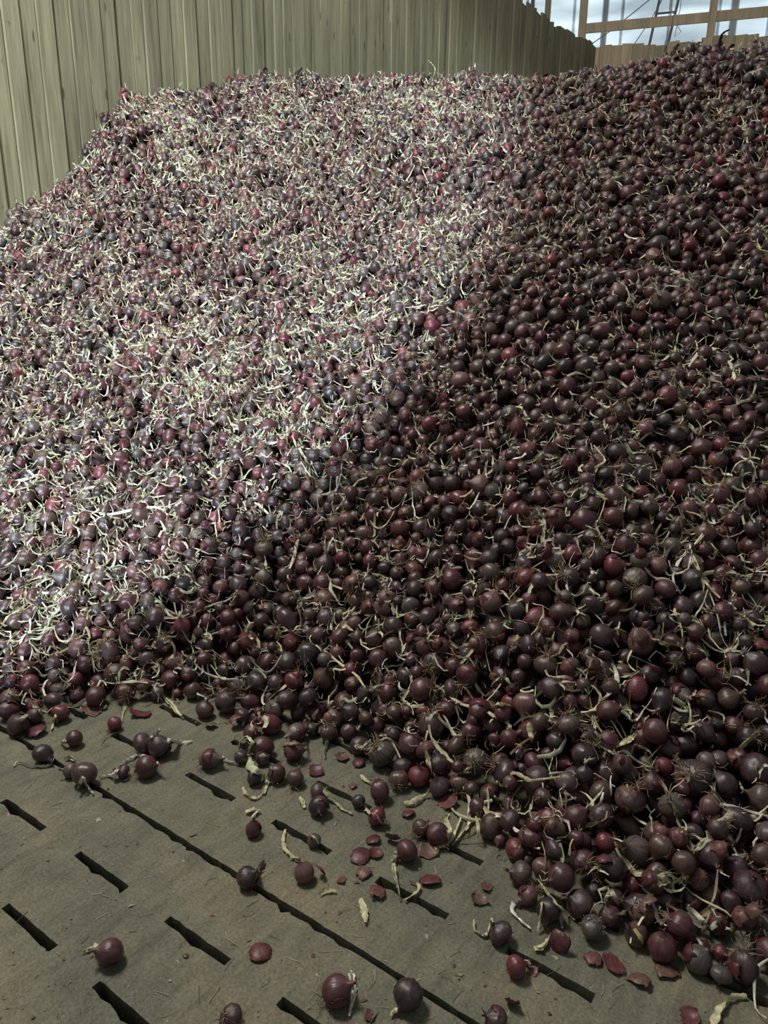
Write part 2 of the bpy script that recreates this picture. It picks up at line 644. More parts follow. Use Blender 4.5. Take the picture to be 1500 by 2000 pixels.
# ------------------------------------------------------------------ heap surface from control points
CP = []                                     # (x, y, z)
EDGE = [(-220, 1425), (-80, 1415), (0, 1408), (110, 1405), (200, 1378), (250, 1370), (330, 1372), (420, 1385), (470, 1440), (560, 1450), (640, 1445), (720, 1475), (790, 1540), (880, 1560), (950, 1615), (985, 1700), (1040, 1780), (1150, 1815), (1290, 1870), (1400, 1920), (1490, 1950), (1620, 1995)]
EDGE3 = [at_z(px, py, 0.0) for px, py in EDGE]
for p in EDGE3:
    CP.append((p[0], p[1], 0.0))
for px, py in EDGE[::2]:
    p = at_z(px, py + 110, 0.0)
    CP.append((p[0], p[1], -0.09))
for px, py, y in [(-150, 1200, 2.75), (50, 1200, 2.767), (50, 1000, 3.25), (50, 800, 3.876), (50, 620, 4.6),
                  (300, 1200, 2.72), (300, 1000, 3.2), (300, 800, 3.80), (300, 600, 4.60), (300, 400, 5.5),
                  (600, 1200, 2.686), (600, 1000, 3.146), (600, 800, 3.70), (600, 600, 4.45), (600, 400, 5.45), (600, 260, 6.4),
                  (900, 1400, 2.16), (900, 1200, 2.48), (900, 1000, 2.88), (900, 800, 3.41), (900, 600, 4.10), (900, 400, 5.05), (900, 250, 5.95),
                  (1150, 1600, 1.729), (1150, 1400, 1.97), (1150, 1200, 2.26), (1150, 1000, 2.62), (1150, 800, 3.08), (1150, 600, 3.68), (1150, 400, 4.48), (1150, 250, 5.25),
                  (1400, 1700, 1.57), (1400, 1500, 1.87), (1400, 1250, 2.21), (1400, 1000, 2.63), (1400, 750, 3.175), (1400, 523, 3.84), (1400, 300, 4.72),
                  (1600, 1250, 2.15), (1600, 800, 3.0), (1600, 400, 4.25)]:
    d = ray(px, py)
    CP.append(tuple(EYE + d * (y / d[1])))
for px, py in [(0, 455), (60, 402), (115, 368), (150, 325), (163, 275), (205, 212), (300, 197), (420, 175), (500, 160)]:
    p = on_wall(px, py)
    CP.append((p[0], p[1], p[2]))
    q = p - WN * 0.5
    CP.append((q[0], q[1], p[2]))
p = on_wall(-200, 590)
CP.append(tuple(p))
for px, py, y in [(620, 150, 7.2), (740, 148, 6.9), (860, 146, 6.7), (980, 147, 6.5), (1080, 150, 6.35), (1160, 146, 6.2), (1230, 125, 6.0), (1310, 105, 5.9), (1400, 97, 5.85), (1490, 98, 5.85), (1620, 95, 5.8)]:
    d = ray(px, py + 15)
    p = EYE + d * (y / d[1])
    CP.append(tuple(p))
    for back, dz in ((0.45, -0.03), (1.3, -0.30)):
        CP.append((p[0] * (1 + back / y), p[1] + back, p[2] + dz))
CP = np.array(CP)


def tps_fit(P, lam=0.0015):
    n = len(P)
    d2 = ((P[:, None, :2] - P[None, :, :2]) ** 2).sum(-1)
    K = 0.5 * d2 * np.log(d2 + 1e-12) + lam * np.eye(n)
    A = np.zeros((n + 3, n + 3))
    A[:n, :n] = K
    A[:n, n] = 1
    A[:n, n + 1:] = P[:, :2]
    A[n:, :n] = A[:n, n:].T
    return np.linalg.solve(A, np.concatenate([P[:, 2], np.zeros(3)]))


TW = tps_fit(CP)
GX0, GX1, GY0, GY1, GS = -4.2, 4.0, 0.6, 8.4, 0.02
gx, gy = np.arange(GX0, GX1, GS), np.arange(GY0, GY1, GS)
GXX, GYY = np.meshgrid(gx, gy)
HG = np.full(GXX.shape, TW[len(CP)])
HG += TW[len(CP) + 1] * GXX + TW[len(CP) + 2] * GYY
for (x, y, _z), w in zip(CP, TW):
    d2 = (GXX - x) ** 2 + (GYY - y) ** 2
    HG += w * 0.5 * d2 * np.log(d2 + 1e-12)
lump = np.zeros_like(HG)                    # gentle lumps, as a tipped heap has
for _ in range(26):
    a, fr, ph = RNG.uniform(0, 6.28), RNG.uniform(5, 17), RNG.uniform(0, 6.28)
    lump += np.sin(fr * (math.cos(a) * GXX + math.sin(a) * GYY) + ph) / 26 ** 0.5
HG += 0.022 * lump * np.clip(HG / 0.4, 0, 1)
HL = HG.tolist()


def bilinear(G, x, y):
    i, j = (y - GY0) / GS, (x - GX0) / GS
    i0, j0 = int(i), int(j)
    if i0 < 0 or j0 < 0 or i0 >= len(G) - 1 or j0 >= len(G[0]) - 1:
        return -1.0
    a, b = i - i0, j - j0
    r0, r1 = G[i0], G[i0 + 1]
    return (r0[j0] * (1 - b) + r0[j0 + 1] * b) * (1 - a) + (r1[j0] * (1 - b) + r1[j0 + 1] * b) * a


def base_h(x, y):
    return max(bilinear(HL, x, y) - 0.085, 0.0)


# ------------------------------------------------------------------ onions picked out by hand
# (px, py, diameter px, tone, label, axis in view space (right, up, towards the viewer), top pixels, parts)
TONES = {'wine': (0.066, 0.020, 0.025), 'red': (0.115, 0.023, 0.032), 'black': (0.028, 0.018, 0.021), 'brown': (0.070, 0.040, 0.033),
         'dusty': (0.090, 0.068, 0.061), 'pink': (0.135, 0.068, 0.067), 'plum': (0.047, 0.025, 0.030), 'grey': (0.080, 0.069, 0.068)}
HAND = [
    # lying on the open floor
    (213, 1859, 54, 'wine', 'round wine-red onion alone on the floor slab between two slots', (-.7, .3, .3), [(186, 1848), (176, 1852), (161, 1859)], 1),
    (484, 1713, 45, 'black', 'near-black onion with a black bent neck resting on the long floor joint', (.75, .55, .2), [(505, 1698), (513, 1688), (516, 1682)], 0),
    (594, 1703, 42, 'pink', 'pinkish onion with pointed neck beside a curl of loose skin', (-.3, .85, .2), [(586, 1682), (572, 1674), (558, 1662), (551, 1650)], 0),
    (659, 1933, 62, 'wine', 'dark wine onion with a long pale stalk beside it and spread roots', (.8, .5, .2), [(684, 1900), (690, 1910), (692, 1940), (686, 1965), (682, 1983)], 2),
    (796, 1944, 62, 'black', 'large near-black onion sitting over the end of the long floor joint', (-.45, -.6, .3), [(770, 1975), (762, 1984)], 1),
    (452, 1988, 48, 'plum', 'onion cut by the frame bottom with wiry roots spread out', (.5, -.5, -.6), None, 2),
    (967, 1992, 48, 'plum', 'dull plum onion low on the floor beside the curled cut shell', (-.7, .5, .2), None, 0),
    (977, 1821, 46, 'plum', 'dark onion with a hooked pale stalk curling away over the floor', (-.6, .7, .1), [(959, 1796), (957, 1806), (951, 1824), (940, 1824), (927, 1815), (925, 1798)], 1),
    (1009, 1888, 44, 'red', 'glossy red onion lying at the start of a floor slot', (.8, .1, -.3), [(1030, 1880), (1040, 1892)], 1),
    (494, 1619, 33, 'wine', 'small egg-shaped onion lying alone with its neck pointing to the heap', (.1, .9, .2), [(494, 1600), (500, 1588), (508, 1584)], 1),
    (613, 1641, 28, 'dusty', 'small dull striped onion perched over a floor slot', (-.3, .7, .5), [(607, 1630), (620, 1642), (622, 1648)], 0),
    (622, 1575, 41, 'black', 'dark round onion facing out with its neck tip in the middle', (.1, -.2, .95), None, 1),
    (622, 1545, 32, 'brown', 'reddish onion tucked behind the dark round onion facing out', (.8, .4, .2), [(636, 1548), (655, 1566), (670, 1580), (688, 1588)], 1),
    (701, 1566, 28, 'black', 'tiny near-black onion with a thick neck lying in a floor slot', (.6, -.75, .1), [(712, 1578), (722, 1588)], 0),
    (737, 1595, 38, 'red', 'split glossy red onion showing a pale seam', (.7, -.55, .3), [(752, 1602), (760, 1610)], 0),
    (742, 1547, 42, 'wine', 'mottled egg-shaped onion standing on end above the split red one', (.1, -.6, .3), None, 2),
    (794, 1662, 46, 'wine', 'onion next to the forked pale stalks with its neck down', (-.7, -.55, .2), [(772, 1674), (764, 1682)], 0),
    (822, 1616, 36, 'brown', 'brown onion with a mat of pale roots facing the open floor', (.7, .4, -.5), None, 2),
    (856, 1630, 46, 'wine', 'wine-red onion directly behind the forked pale stalks', (.5, -.5, .5), [(868, 1652), (882, 1640)], 0),
    (411, 1483, 39, 'dusty', 'dusty brown-skinned onion with two pale stalk ends on bare floor', (.8, .1, .2), [(430, 1480), (448, 1488), (466, 1492)], 2),
    (471, 1478, 28, 'black', 'small dark onion half hidden behind a drooping pale stalk', (.4, .4, -.5), None, 0),
    (511, 1457, 43, 'wine', 'dark onion lying behind the drooping pale stalk', (-.9, .2, .1), [(492, 1450), (482, 1440), (470, 1448), (466, 1460)], 0),
    (493, 1430, 37, 'wine', 'small ribbed onion at the heap corner above the drooping stalk', (.3, .2, .8), None, 0),
    (526, 1414, 44, 'red', 'shiny egg-shaped red onion at the heap edge', (-.8, .4, .2), None, 1),
    (575, 1468, 39, 'plum', 'onion with a pale stalk laid flat across its top', (.9, .2, .1), [(556, 1456), (570, 1452), (588, 1454), (600, 1452)], 0),
    (497, 1518, 31, 'plum', 'small round onion beside the tangled green-white leaves', (-.1, -.4, -.8), None, 0),
    (541, 1509, 38, 'wine', 'larger round onion of the trio below the drooping stalk', (.1, .5, -.7), None, 1),
    (577, 1519, 35, 'brown', 'small striped onion with roots trailing down onto the floor', (.2, .7, -.6), None, 2),
    (513, 1481, 28, 'brown', 'half-hidden brown onion under the drooping pale stalk', (.5, .4, .5), None, 0),
    (144, 1443, 34, 'wine', 'small glossy onion alone just off the heap edge', (-.8, -.3, .2), [(128, 1448), (120, 1450)], 0),
    (83, 1473, 39, 'black', 'near-black onion with a long pale twisted stalk on the floor', (.6, -.3, .3), [(102, 1478), (98, 1494), (80, 1496), (55, 1495), (38, 1488), (26, 1494)], 0),
    (164, 1513, 49, 'brown', 'big brown onion with a short pale stalk pointing at the floor joint', (0, -.45, .85), [(162, 1518), (170, 1534), (178, 1546), (183, 1550)], 0),
    (136, 1505, 30, 'dusty', 'small dusty onion wedged against the big brown onion', (-.6, .2, .3), None, 0),
    (280, 1451, 41, 'plum', 'oval dull onion in the floor cluster farthest from the joint', (.8, .5, .1), [(296, 1440), (306, 1430), (312, 1424)], 0),
    (312, 1457, 46, 'plum', 'oval purple onion with a pale stalk running outward', (.8, .3, .2), [(330, 1446), (350, 1450), (366, 1449), (374, 1446)], 0),
    (288, 1497, 46, 'wine', 'dark wine onion at the end of a long brown stem', (.8, .2, .1), [(272, 1474), (256, 1482), (238, 1492), (228, 1510), (222, 1524)], 2),
    (240, 1507, 27, 'plum', 'small onion under the brown stem between two larger ones', (-.8, .3, .2), [(228, 1508), (212, 1514), (194, 1518)], 0),
    (223, 1414, 29, 'red', 'small bright red onion at the rear floor slot', (-.5, -.6, .3), None, 0),
    (35, 1415, 43, 'plum', 'dark onion with pale curl on top at the heap edge by the wall side', (.5, .4, .5), [(44, 1402), (52, 1398), (58, 1404)], 0),
    (67, 1398, 34, 'plum', 'smaller dark onion behind the one with the pale curl', (.5, .7, .2), None, 0),
    (117, 1393, 36, 'red', 'red onion with a dry stalk hanging down to the floor', (-.2, -.8, .4), [(108, 1398), (104, 1412), (100, 1424)], 0),
    (16, 1387, 40, 'wine', 'shiny wine onion third in at the heap edge by the wall side', (-.5, .3, .5), None, 0),
    (400, 1385, 36, 'brown', 'wrinkled brown onion on bare floor between two heap lobes', (.2, .7, .2), [(402, 1366), (396, 1356), (386, 1362)], 2),
    # front edge of the heap
    (487, 1371, 40, 'wine', 'wide wine onion low on the heap above the shiny egg-shaped red one', (-.7, .5, .2), None, 0),
    (523, 1364, 34, 'wine', 'wine onion close beside the wide wine onion', (.5, .5, .3), [(512, 1384), (506, 1392), (508, 1402)], 0),
    (578, 1430, 39, 'dusty', 'dusty purple onion with roots above the stalk laid across', (-.5, -.1, .6), None, 2),
    (641, 1433, 37, 'brown', 'brown onion with a pale stalk hanging straight down to the floor', (-.1, -.85, .3), [(638, 1448), (636, 1462), (634, 1480)], 2),
    (682, 1431, 35, 'plum', 'dull round plum onion next to the one with hanging stalk', (.5, -.5, .2), None, 0),
    (735, 1420, 40, 'wine', 'tall wine onion standing at the heap edge', (.1, .9, .1), None, 0),
    (703, 1457, 39, 'plum', 'dark onion with a curled pale stalk over its face', (.6, -.2, .6), [(694, 1455), (706, 1460), (716, 1452), (724, 1444)], 0),
    (619, 1391, 37, 'wine', 'rounded wine onion with fringe of roots under it', (.2, .5, .5), [(612, 1402), (626, 1406), (634, 1418)], 1),
    (582, 1391, 32, 'plum', 'narrow plum onion between two wider ones at the heap edge', (.1, .8, .2), None, 0),
    (643, 1379, 28, 'plum', 'small round plum onion beside a thin pale stem', (-.4, -.5, .3), None, 0),
    (778, 1522, 39, 'brown', 'brown onion with roots splayed over its face at the heap edge', (.2, .3, -.85), None, 2),
    (818, 1515, 45, 'red', 'upright red onion next to the one with splayed roots', (0, .8, .3), None, 0),
    (858, 1535, 41, 'plum', 'plum onion hanging over the slot beside the pale bent stalk', (-.3, .8, .3), None, 0),
    (897, 1531, 40, 'dusty', 'dusty pink onion with wiry roots hanging to the floor', (.1, .6, -.7), None, 2),
    (957, 1552, 43, 'brown', 'brown onion with a pale pink pointed tip', (.6, -.5, .5), [(966, 1556), (972, 1562)], 0),
    (932, 1576, 36, 'plum', 'plum onion below the one with pale pink tip', (-.6, -.4, .2), None, 0),
    (1002, 1571, 41, 'dusty', 'fuzzy brown onion with a dry stalk curled over it', (.4, .3, -.7), [(990, 1548), (1008, 1554), (1020, 1566)], 2),
    (958, 1612, 52, 'brown', 'broad onion wrapped in loose brown papery skin at the edge', (-.5, .5, .2), None, 0),
    (1009, 1657, 45, 'red', 'glossy deep red onion at the front corner of the heap', (.5, .7, .2), None, 0),
    (975, 1641, 24, 'pink', 'tiny pink onion wedged beside the glossy deep red one', (-.3, -.3, .7), None, 0),
    (1017, 1705, 47, 'dusty', 'dust-topped dark onion on the floor at the heap corner', (-.8, .2, .1), None, 0),
    (1034, 1681, 25, 'plum', 'tiny plum onion above the dust-topped one', (.4, -.6, .2), None, 0),
    (1031, 1750, 39, 'pink', 'pale reddish onion with a frizz of roots on its top', (-.6, -.5, .2), [(1012, 1756), (1004, 1764), (1002, 1780), (1020, 1800), (1036, 1812)], 2),
    (1071, 1779, 50, 'black', 'dark onion behind two pale stalks that stand on the floor', (-.2, -.4, .4), None, 0),
    (1130, 1764, 56, 'plum', 'wide plum onion uphill of the mould-crusted one', (-.7, .5, .2), None, 1),
    (1157, 1809, 49, 'grey', 'onion crusted with grey mould at the front of the heap', (.3, .1, -.8), None, 0),
    (1242, 1824, 48, 'brown', 'onion with a pale yellow scar at the front of the heap', (-.5, .5, .4), None, 2),
    (1294, 1848, 60, 'wine', 'largest dark wine onion at the front with a short upright neck', (-.1, .9, .2), [(1286, 1816), (1280, 1800), (1290, 1790)], 0),
    (1364, 1872, 56, 'grey', 'grey-brown lopsided onion at the very front of the heap', (.5, .7, .2), None, 0),
    (1408, 1905, 42, 'grey', 'small grey-purple onion lying foremost on the floor', (-.3, -.8, .2), None, 1),
    (1454, 1893, 60, 'plum', 'long pear-shaped plum onion with its neck down and roots on top', (0, -.95, .1), None, 2),
    (1407, 1861, 31, 'red', 'small reddish onion above the small grey-purple one', (.3, .2, .8), None, 0),
    (1401, 1805, 46, 'wine', 'shiny purple onion with dry stems fanned across it', (-.4, .3, .7), [(1390, 1812), (1404, 1800), (1420, 1792)], 0),
    (1395, 1714, 55, 'black', 'large smooth charcoal-dark onion in the lower heap', (.1, .3, -.9), None, 0),
    (1234, 1728, 41, 'red', 'bright red striped onion low in the heap', (.2, .8, .2), None, 0),
    (1165, 1712, 37, 'wine', 'medium wine onion two along from the bright red striped one', (-.2, -.3, .8), None, 0),
    (1200, 1757, 41, 'plum', 'plum onion under a bent dry stalk below the bright red striped one', (-.6, .4, .2), [(1192, 1744), (1204, 1756), (1214, 1776), (1220, 1788)], 0),
    (1299, 1760, 45, 'plum', 'smooth plum onion uphill of the largest front onion', (.8, .2, .2), None, 0),
    (1349, 1755, 41, 'black', 'dark onion with its neck up beside the smooth plum one', (-.5, .7, .2), None, 0),
    (1388, 1751, 43, 'pink', 'pinkish peeling onion below the large charcoal-dark one', (.2, -.3, .8), None, 0),
    (1494, 1774, 50, 'wine', 'wine onion cut by the frame side low in the heap', (-.4, .6, .3), None, 0),
    (1262, 1497, 44, 'brown', 'warm brown pear-shaped onion with a fat neck in the mid heap', (-.1, .9, .1), None, 0),
    (1104, 1489, 36, 'red', 'round raspberry-red onion showing between brown ones', (.2, .1, .9), None, 0),
    (1250, 1447, 47, 'red', 'tall raspberry onion with a ridged flank and pale stalk at its top', (.2, .9, .2), [(1240, 1424), (1222, 1440), (1206, 1456)], 0),
    (1119, 1265, 40, 'red', 'big round red onion in the middle of the lower slope', (-.4, .4, .5), [(1100, 1262), (1092, 1276), (1076, 1284)], 0),
    (1140, 1236, 32, 'red', 'small oval bright red onion touching the big round red one', (.8, .2, .2), None, 0),
]
SPH = []                                    # x, y, z, r of every onion
for h in HAND:
    px, py, dpx = h[:3]
    d = ray(px, py)
    z = 0.03
    for _ in range(40):                     # down the ray until it rests on the floor or the heap's underlayer
        p = EYE + d * ((z - EYE[2]) / d[2])
        r = 0.5 * dpx / FPX * ((p - EYE) @ F0)
        z = 0.5 * z + 0.5 * (base_h(p[0], p[1]) + r * 0.97)
    SPH.append((p[0], p[1], z, r))
NH = len(SPH)
hand_np = np.array(SPH)
hand_dir = hand_np[:, :3] - EYE
hand_len = np.linalg.norm(hand_dir, axis=1)
hand_dir /= hand_len[:, None]

# ------------------------------------------------------------------ the rest of the heap, dropped one by one
CELL = 0.10
cells = {}
for i, s in enumerate(SPH):
    cells.setdefault((int(s[0] // CELL), int(s[1] // CELL)), []).append(i)


def inside(x, y):
    if (np.array([x, y, 0]) - np.array([WP[0], WP[1], 0])) @ WN < 0.05:
        return False
    p = np.array([x, y, max(bilinear(HL, x, y), 0)])
    px, py, zd = project(p)
    m = 0.95 * FPX / zd
    return -m < px < W + m and py < Hh + m * 0.7 and zd < 8.0


N_TRY = 36000
cand = np.column_stack([RNG.uniform(GX0 + .1, GX1 - .1, N_TRY * 3), RNG.uniform(GY0 + .1, 7.9, N_TRY * 3)])
n_done = 0
for x0, y0 in cand:
    h0 = bilinear(HL, x0, y0)
    if h0 < 0.004 or not inside(x0, y0):
        continue
    n_done += 1
    if n_done > N_TRY:
        break
    D = min(max(random.gauss(0.0655, 0.0125), 0.040), 0.096)
    if h0 < 0.2:
        D *= 1.04
    r = D / 2
    cx, cy = int(x0 // CELL), int(y0 // CELL)
    nb = [SPH[i] for a in (-1, 0, 1, -2, 2) for b in (-1, 0, 1) if True for i in cells.get((cx + a, cy + b), ())]
    best = None
    for k in range(7):
        x = x0 + random.uniform(-r, r) * (k > 0)
        y = y0 + random.uniform(-r, r) * (k > 0)
        z = base_h(x, y) + r
        for (sx, sy, sz, sr) in nb:
            dx, dy = x - sx, y - sy
            dd = (r + sr) * 0.955
            q = dd * dd - dx * dx - dy * dy
            if q > 0:
                t = sz + math.sqrt(q)
                if t > z:
                    z = t
        if best is None or z - 0.6 * y < best[2] - 0.6 * best[1]:
            best = (x, y, z)
    x, y, z = best
    hh = max(bilinear(HL, x, y), 0.0)
    if bilinear(HL, x, y) < 0.0 or z > hh + 0.040 + 0.010 * random.random():
        if not (hh < 0.12 and z < r + 0.005 and bilinear(HL, x, y) > 0):
            continue
    c = np.array([x, y, z]) - EYE
    along = hand_dir @ c
    off = np.sqrt(np.maximum((c @ c) - along ** 2, 0))
    if ((along < hand_len) & (off < r * 0.9 + hand_np[:, 3] * 0.35)).any():
        continue
    cells.setdefault((int(x // CELL), int(y // CELL)), []).append(len(SPH))
    SPH.append((x, y, z, r))
S = np.array(SPH)
NO = len(S)

# ------------------------------------------------------------------ which ones show, from here and from a step aside
ZS = 0.5
DEP = None


def zbuffer(eye_off):
    eye = EYE + eye_off
    w, h = int(W * ZS), int(Hh * ZS)
    dep, idb = np.full((h, w), 1e9), np.full((h, w), -1, int)
    P = S[:, :3] - eye
    zd, X, Y = P @ F0, P @ CX, P @ CY
    u, v, rp = (W / 2 + FPX * X / zd) * ZS, (Hh / 2 - FPX * Y / zd) * ZS, FPX * S[:, 3] / zd * ZS
    for i in range(NO):
        if zd[i] < 0.3:
            continue
        a0, a1 = max(int(u[i] - rp[i]), 0), min(int(u[i] + rp[i]) + 1, w)
        b0, b1 = max(int(v[i] - rp[i]), 0), min(int(v[i] + rp[i]) + 1, h)
        if a0 >= a1 or b0 >= b1:
            continue
        yy, xx = np.ogrid[b0:b1, a0:a1]
        q = 1 - ((xx + .5 - u[i]) ** 2 + (yy + .5 - v[i]) ** 2) / rp[i] ** 2
        z = np.where(q > 0, zd[i] - S[i, 3] * np.sqrt(np.maximum(q, 0)), 1e9)
        sub = dep[b0:b1, a0:a1]
        m = z < sub
        sub[m] = z[m]
        idb[b0:b1, a0:a1][m] = i
    return dep, np.bincount(idb[idb >= 0], minlength=NO)


DEP, VIS = zbuffer(np.zeros(3))
show = VIS > 0
for off in ((0.6, 0, 0.1), (-0.6, 0, 0.1), (0, 0, 0.5)):
    show |= zbuffer(np.array(off))[1] > 0
PXU, PXV, PXZ = project(S[:, :3])
offscreen = (PXU < 0) | (PXU > W) | (PXV < 0) | (PXV > Hh)
KEEP = show | offscreen
print('onions', NO, 'kept', KEEP.sum(), 'visible', (VIS > 0).sum())

N_IND = 300
order = [i for i in np.argsort(-VIS) if i >= NH][:N_IND - NH]
IND = set(order)

# surface normals and the raster of onion tops
ny_, nx_ = int((GY1 - GY0) / 0.012) + 1, int((GX1 - GX0) / 0.012) + 1
RX = np.maximum(HG[np.minimum((np.arange(ny_) * .012 / GS).astype(int), len(gy) - 1)][:, np.minimum((np.arange(nx_) * .012 / GS).astype(int), len(gx) - 1)] - 0.05, 0)
for i in range(NO):
    x, y, z, r = S[i]
    j0, j1 = int((x - r - GX0) / .012), int((x + r - GX0) / .012) + 1
    i0, i1 = int((y - r - GY0) / .012), int((y + r - GY0) / .012) + 1
    i0, j0 = max(i0, 0), max(j0, 0)
    sub = RX[i0:i1 + 1, j0:j1 + 1]
    yy, xx = np.ogrid[i0:i0 + sub.shape[0], j0:j0 + sub.shape[1]]
    q = r * r - (xx * .012 + GX0 - x) ** 2 - (yy * .012 + GY0 - y) ** 2
    np.maximum(sub, np.where(q > 0, z + np.sqrt(np.maximum(q, 0)), 0), out=sub)


def box_blur(A, k):
    for ax in (0, 1):
        c = np.cumsum(np.pad(A, [(k + 1, k) if q == ax else (0, 0) for q in (0, 1)], mode='edge'), axis=ax)
        n = 2 * k + 1
        A = (c[n:] - c[:-n]) / n if ax == 0 else (c[:, n:] - c[:, :-n]) / n
    return A


RB = box_blur(box_blur(RX, 2), 2)


def top_z(x, y):
    i, j = int((y - GY0) / .012), int((x - GX0) / .012)
    if 0 <= i < RX.shape[0] and 0 <= j < RX.shape[1]:
        return min(max(RX[i, j], RB[i, j] - 0.004), RB[i, j] + 0.024)
    return 0.0


def heap_normal(x, y):
    e = 0.08
    hx = (bilinear(HL, x + e, y) - bilinear(HL, x - e, y)) / (2 * e)
    hy = (bilinear(HL, x, y + e) - bilinear(HL, x, y - e)) / (2 * e)
    n = np.array([-hx, -hy, 1.0])
    return n / np.linalg.norm(n)


# ------------------------------------------------------------------ shapes: bulb, dry top, roots, loose skin
PROFILE = [(-1.0, 0.0), (-0.985, 0.17), (-0.86, 0.50), (-0.62, 0.80), (-0.28, 0.97), (0.08, 0.985), (0.40, 0.84), (0.66, 0.57), (0.84, 0.33), (1.0, 0.18), (1.22, 0.12), (1.30, 0.06)]
PROF_LO = [(-1.0, 0.10), (-0.72, 0.70), (-0.22, 0.98), (0.30, 0.90), (0.70, 0.50), (1.08, 0.10)]


def bulb_shape(rng, nu, prof, stretch=1.0, neck=1.0):
    ph = rng.uniform(0, 6.28, 4)
    am = rng.uniform(0.0, 0.05, 4)
    bend = rng.uniform(-0.10, 0.10, 2)
    vs, oc = [], []
    for h, r in prof:
        hz = (h if h < 0.66 else 0.66 + (h - 0.66) * neck)
        for j in range(nu):
            a = 2 * math.pi * j / nu
            k = 1 + am[0] * math.cos(2 * a + ph[0]) + am[1] * math.cos(3 * a + ph[1]) + 0.3 * am[2] * math.cos(7 * a + ph[2])
            rr = r * k / stretch ** 0.4
            t = max(0.0, hz - 0.3)
            vs.append((rr * math.cos(a) + bend[0] * t * t, rr * math.sin(a) + bend[1] * t * t, hz * stretch ** 0.8))
            oc.append((math.cos(a), math.sin(a), h))
    n = len(prof)
    f = [(i * nu + j, i * nu + (j + 1) % nu, (i + 1) * nu + (j + 1) % nu, (i + 1) * nu + j) for i in range(n - 1) for j in range(nu)]
    return np.array(vs), np.array(f), np.array(oc)


def ribbon(buf, pts, w0, tint, rng, side=None, vee=0.35, taper=True, flat=False):
    """A dry leaf: a thin channel-shaped strip, three points across, that twists along its length."""
    pts = np.asarray(pts, float)
    k = len(pts)
    T = np.gradient(pts, axis=0)
    T /= np.linalg.norm(T, axis=1)[:, None] + 1e-9
    ref = np.array(side if side is not None else rng.normal(size=3), float)
    tw = rng.uniform(-1.3, 1.3)
    vs = []
    for i in range(k):
        a = ref - T[i] * (ref @ T[i])
        a /= np.linalg.norm(a) + 1e-9
        n = np.cross(T[i], a)
        ang = tw * i / (k - 1)
        a2, n2 = a * math.cos(ang) + n * math.sin(ang), n * math.cos(ang) - a * math.sin(ang)
        s = i / (k - 1)
        w = 0.5 * w0 * ((0.55 + 0.6 * math.sin(math.pi * min(1, s * 1.1 + .1))) if taper else 1.0) * rng.uniform(0.7, 1.3)
        vs += [pts[i] - a2 * w, pts[i] + a2 * w] if flat else [pts[i] - a2 * w, pts[i] + n2 * w * vee * 2 * rng.uniform(.5, 1.5), pts[i] + a2 * w]
    m = 2 if flat else 3
    f = [(m * i + j, m * i + j + 1, m * i + j + m + 1, m * i + j + m) for i in range(k - 1) for j in range(m - 1)]
    t = np.repeat(np.array(tint)[None, :] * rng.uniform(0.75, 1.2, (k, 1)), m, axis=0)
    buf.add(vs, f, t)


LEAF_T = [((0.59, 0.55, 0.37), 5), ((0.52, 0.53, 0.37), 4), ((0.66, 0.64, 0.53), 5), ((0.36, 0.40, 0.25), 2), ((0.32, 0.25, 0.16), 2), ((0.20, 0.13, 0.09), 1)]


def leaf_tint(rng):
    w = np.array([x[1] for x in LEAF_T], float)
    return np.array(LEAF_T[rng.choice(len(LEAF_T), p=w / w.sum())][0]) * rng.uniform(0.85, 1.15)


def curl(rng, start, d, length, n, wild=0.5):
    """A wandering path."""
    pts, p, d = [np.array(start, float)], np.array(start, float), np.array(d, float)
    d /= np.linalg.norm(d)
    bias = rng.normal(size=3) * wild * 0.45
    for _ in range(n):
        d = d + bias + rng.normal(size=3) * wild * 0.4
        d /= np.linalg.norm(d)
        p = p + d * (length / n)
        pts.append(p.copy())
    return np.array(pts)


def make_top(rng, style):
    """Unit-bulb dry top: a shrivelled neck and, by style, no, short or long pale leaf strips."""
    b = Buf()
    brown = np.array((0.17, 0.085, 0.06)) * rng.uniform(0.7, 1.3)
    for q in range(3):
        a = rng.uniform(0, 6.28)
        ribbon(b, curl(rng, (0.05 * math.cos(a), 0.05 * math.sin(a), 1.02), (0.3 * math.cos(a), 0.3 * math.sin(a), 1), rng.uniform(0.35, 0.7), 4, 0.35), 0.16, brown if style == 0 or q else leaf_tint(rng), rng)
    for q in range({0: 0, 1: 2, 2: 3, 3: 4}[style]):
        a = rng.uniform(0, 6.28)
        ribbon(b, curl(rng, (0.05 * math.cos(a), 0.05 * math.sin(a), 1.15), (0.6 * math.cos(a), 0.6 * math.sin(a), 1), rng.uniform(0.8, 1.3) * (0.7, 0.9, 1.3, 1.9)[style], 7, 0.5), rng.uniform(0.12, 0.24), leaf_tint(rng), rng)
    return b


def make_roots(rng, n, length):
    b = Buf()
    for _ in range(n):
        a, q = rng.uniform(0, 6.28), rng.uniform(0.03, 0.13)
        pts = curl(rng, (q * math.cos(a), q * math.sin(a), -0.96), (1.1 * math.cos(a), 1.1 * math.sin(a), -0.8), length * rng.uniform(0.4, 1.2), 5, 0.6)
        ribbon(b, pts, 0.036, np.array((0.34, 0.26, 0.165)) * rng.uniform(0.6, 1.3), rng, taper=False, vee=0.8)
    return b


SKIN_T = {'wine': (0.115, 0.038, 0.038), 'pinkish': (0.15, 0.062, 0.056), 'dark': (0.085, 0.026, 0.030), 'tan': (0.135, 0.075, 0.058)}


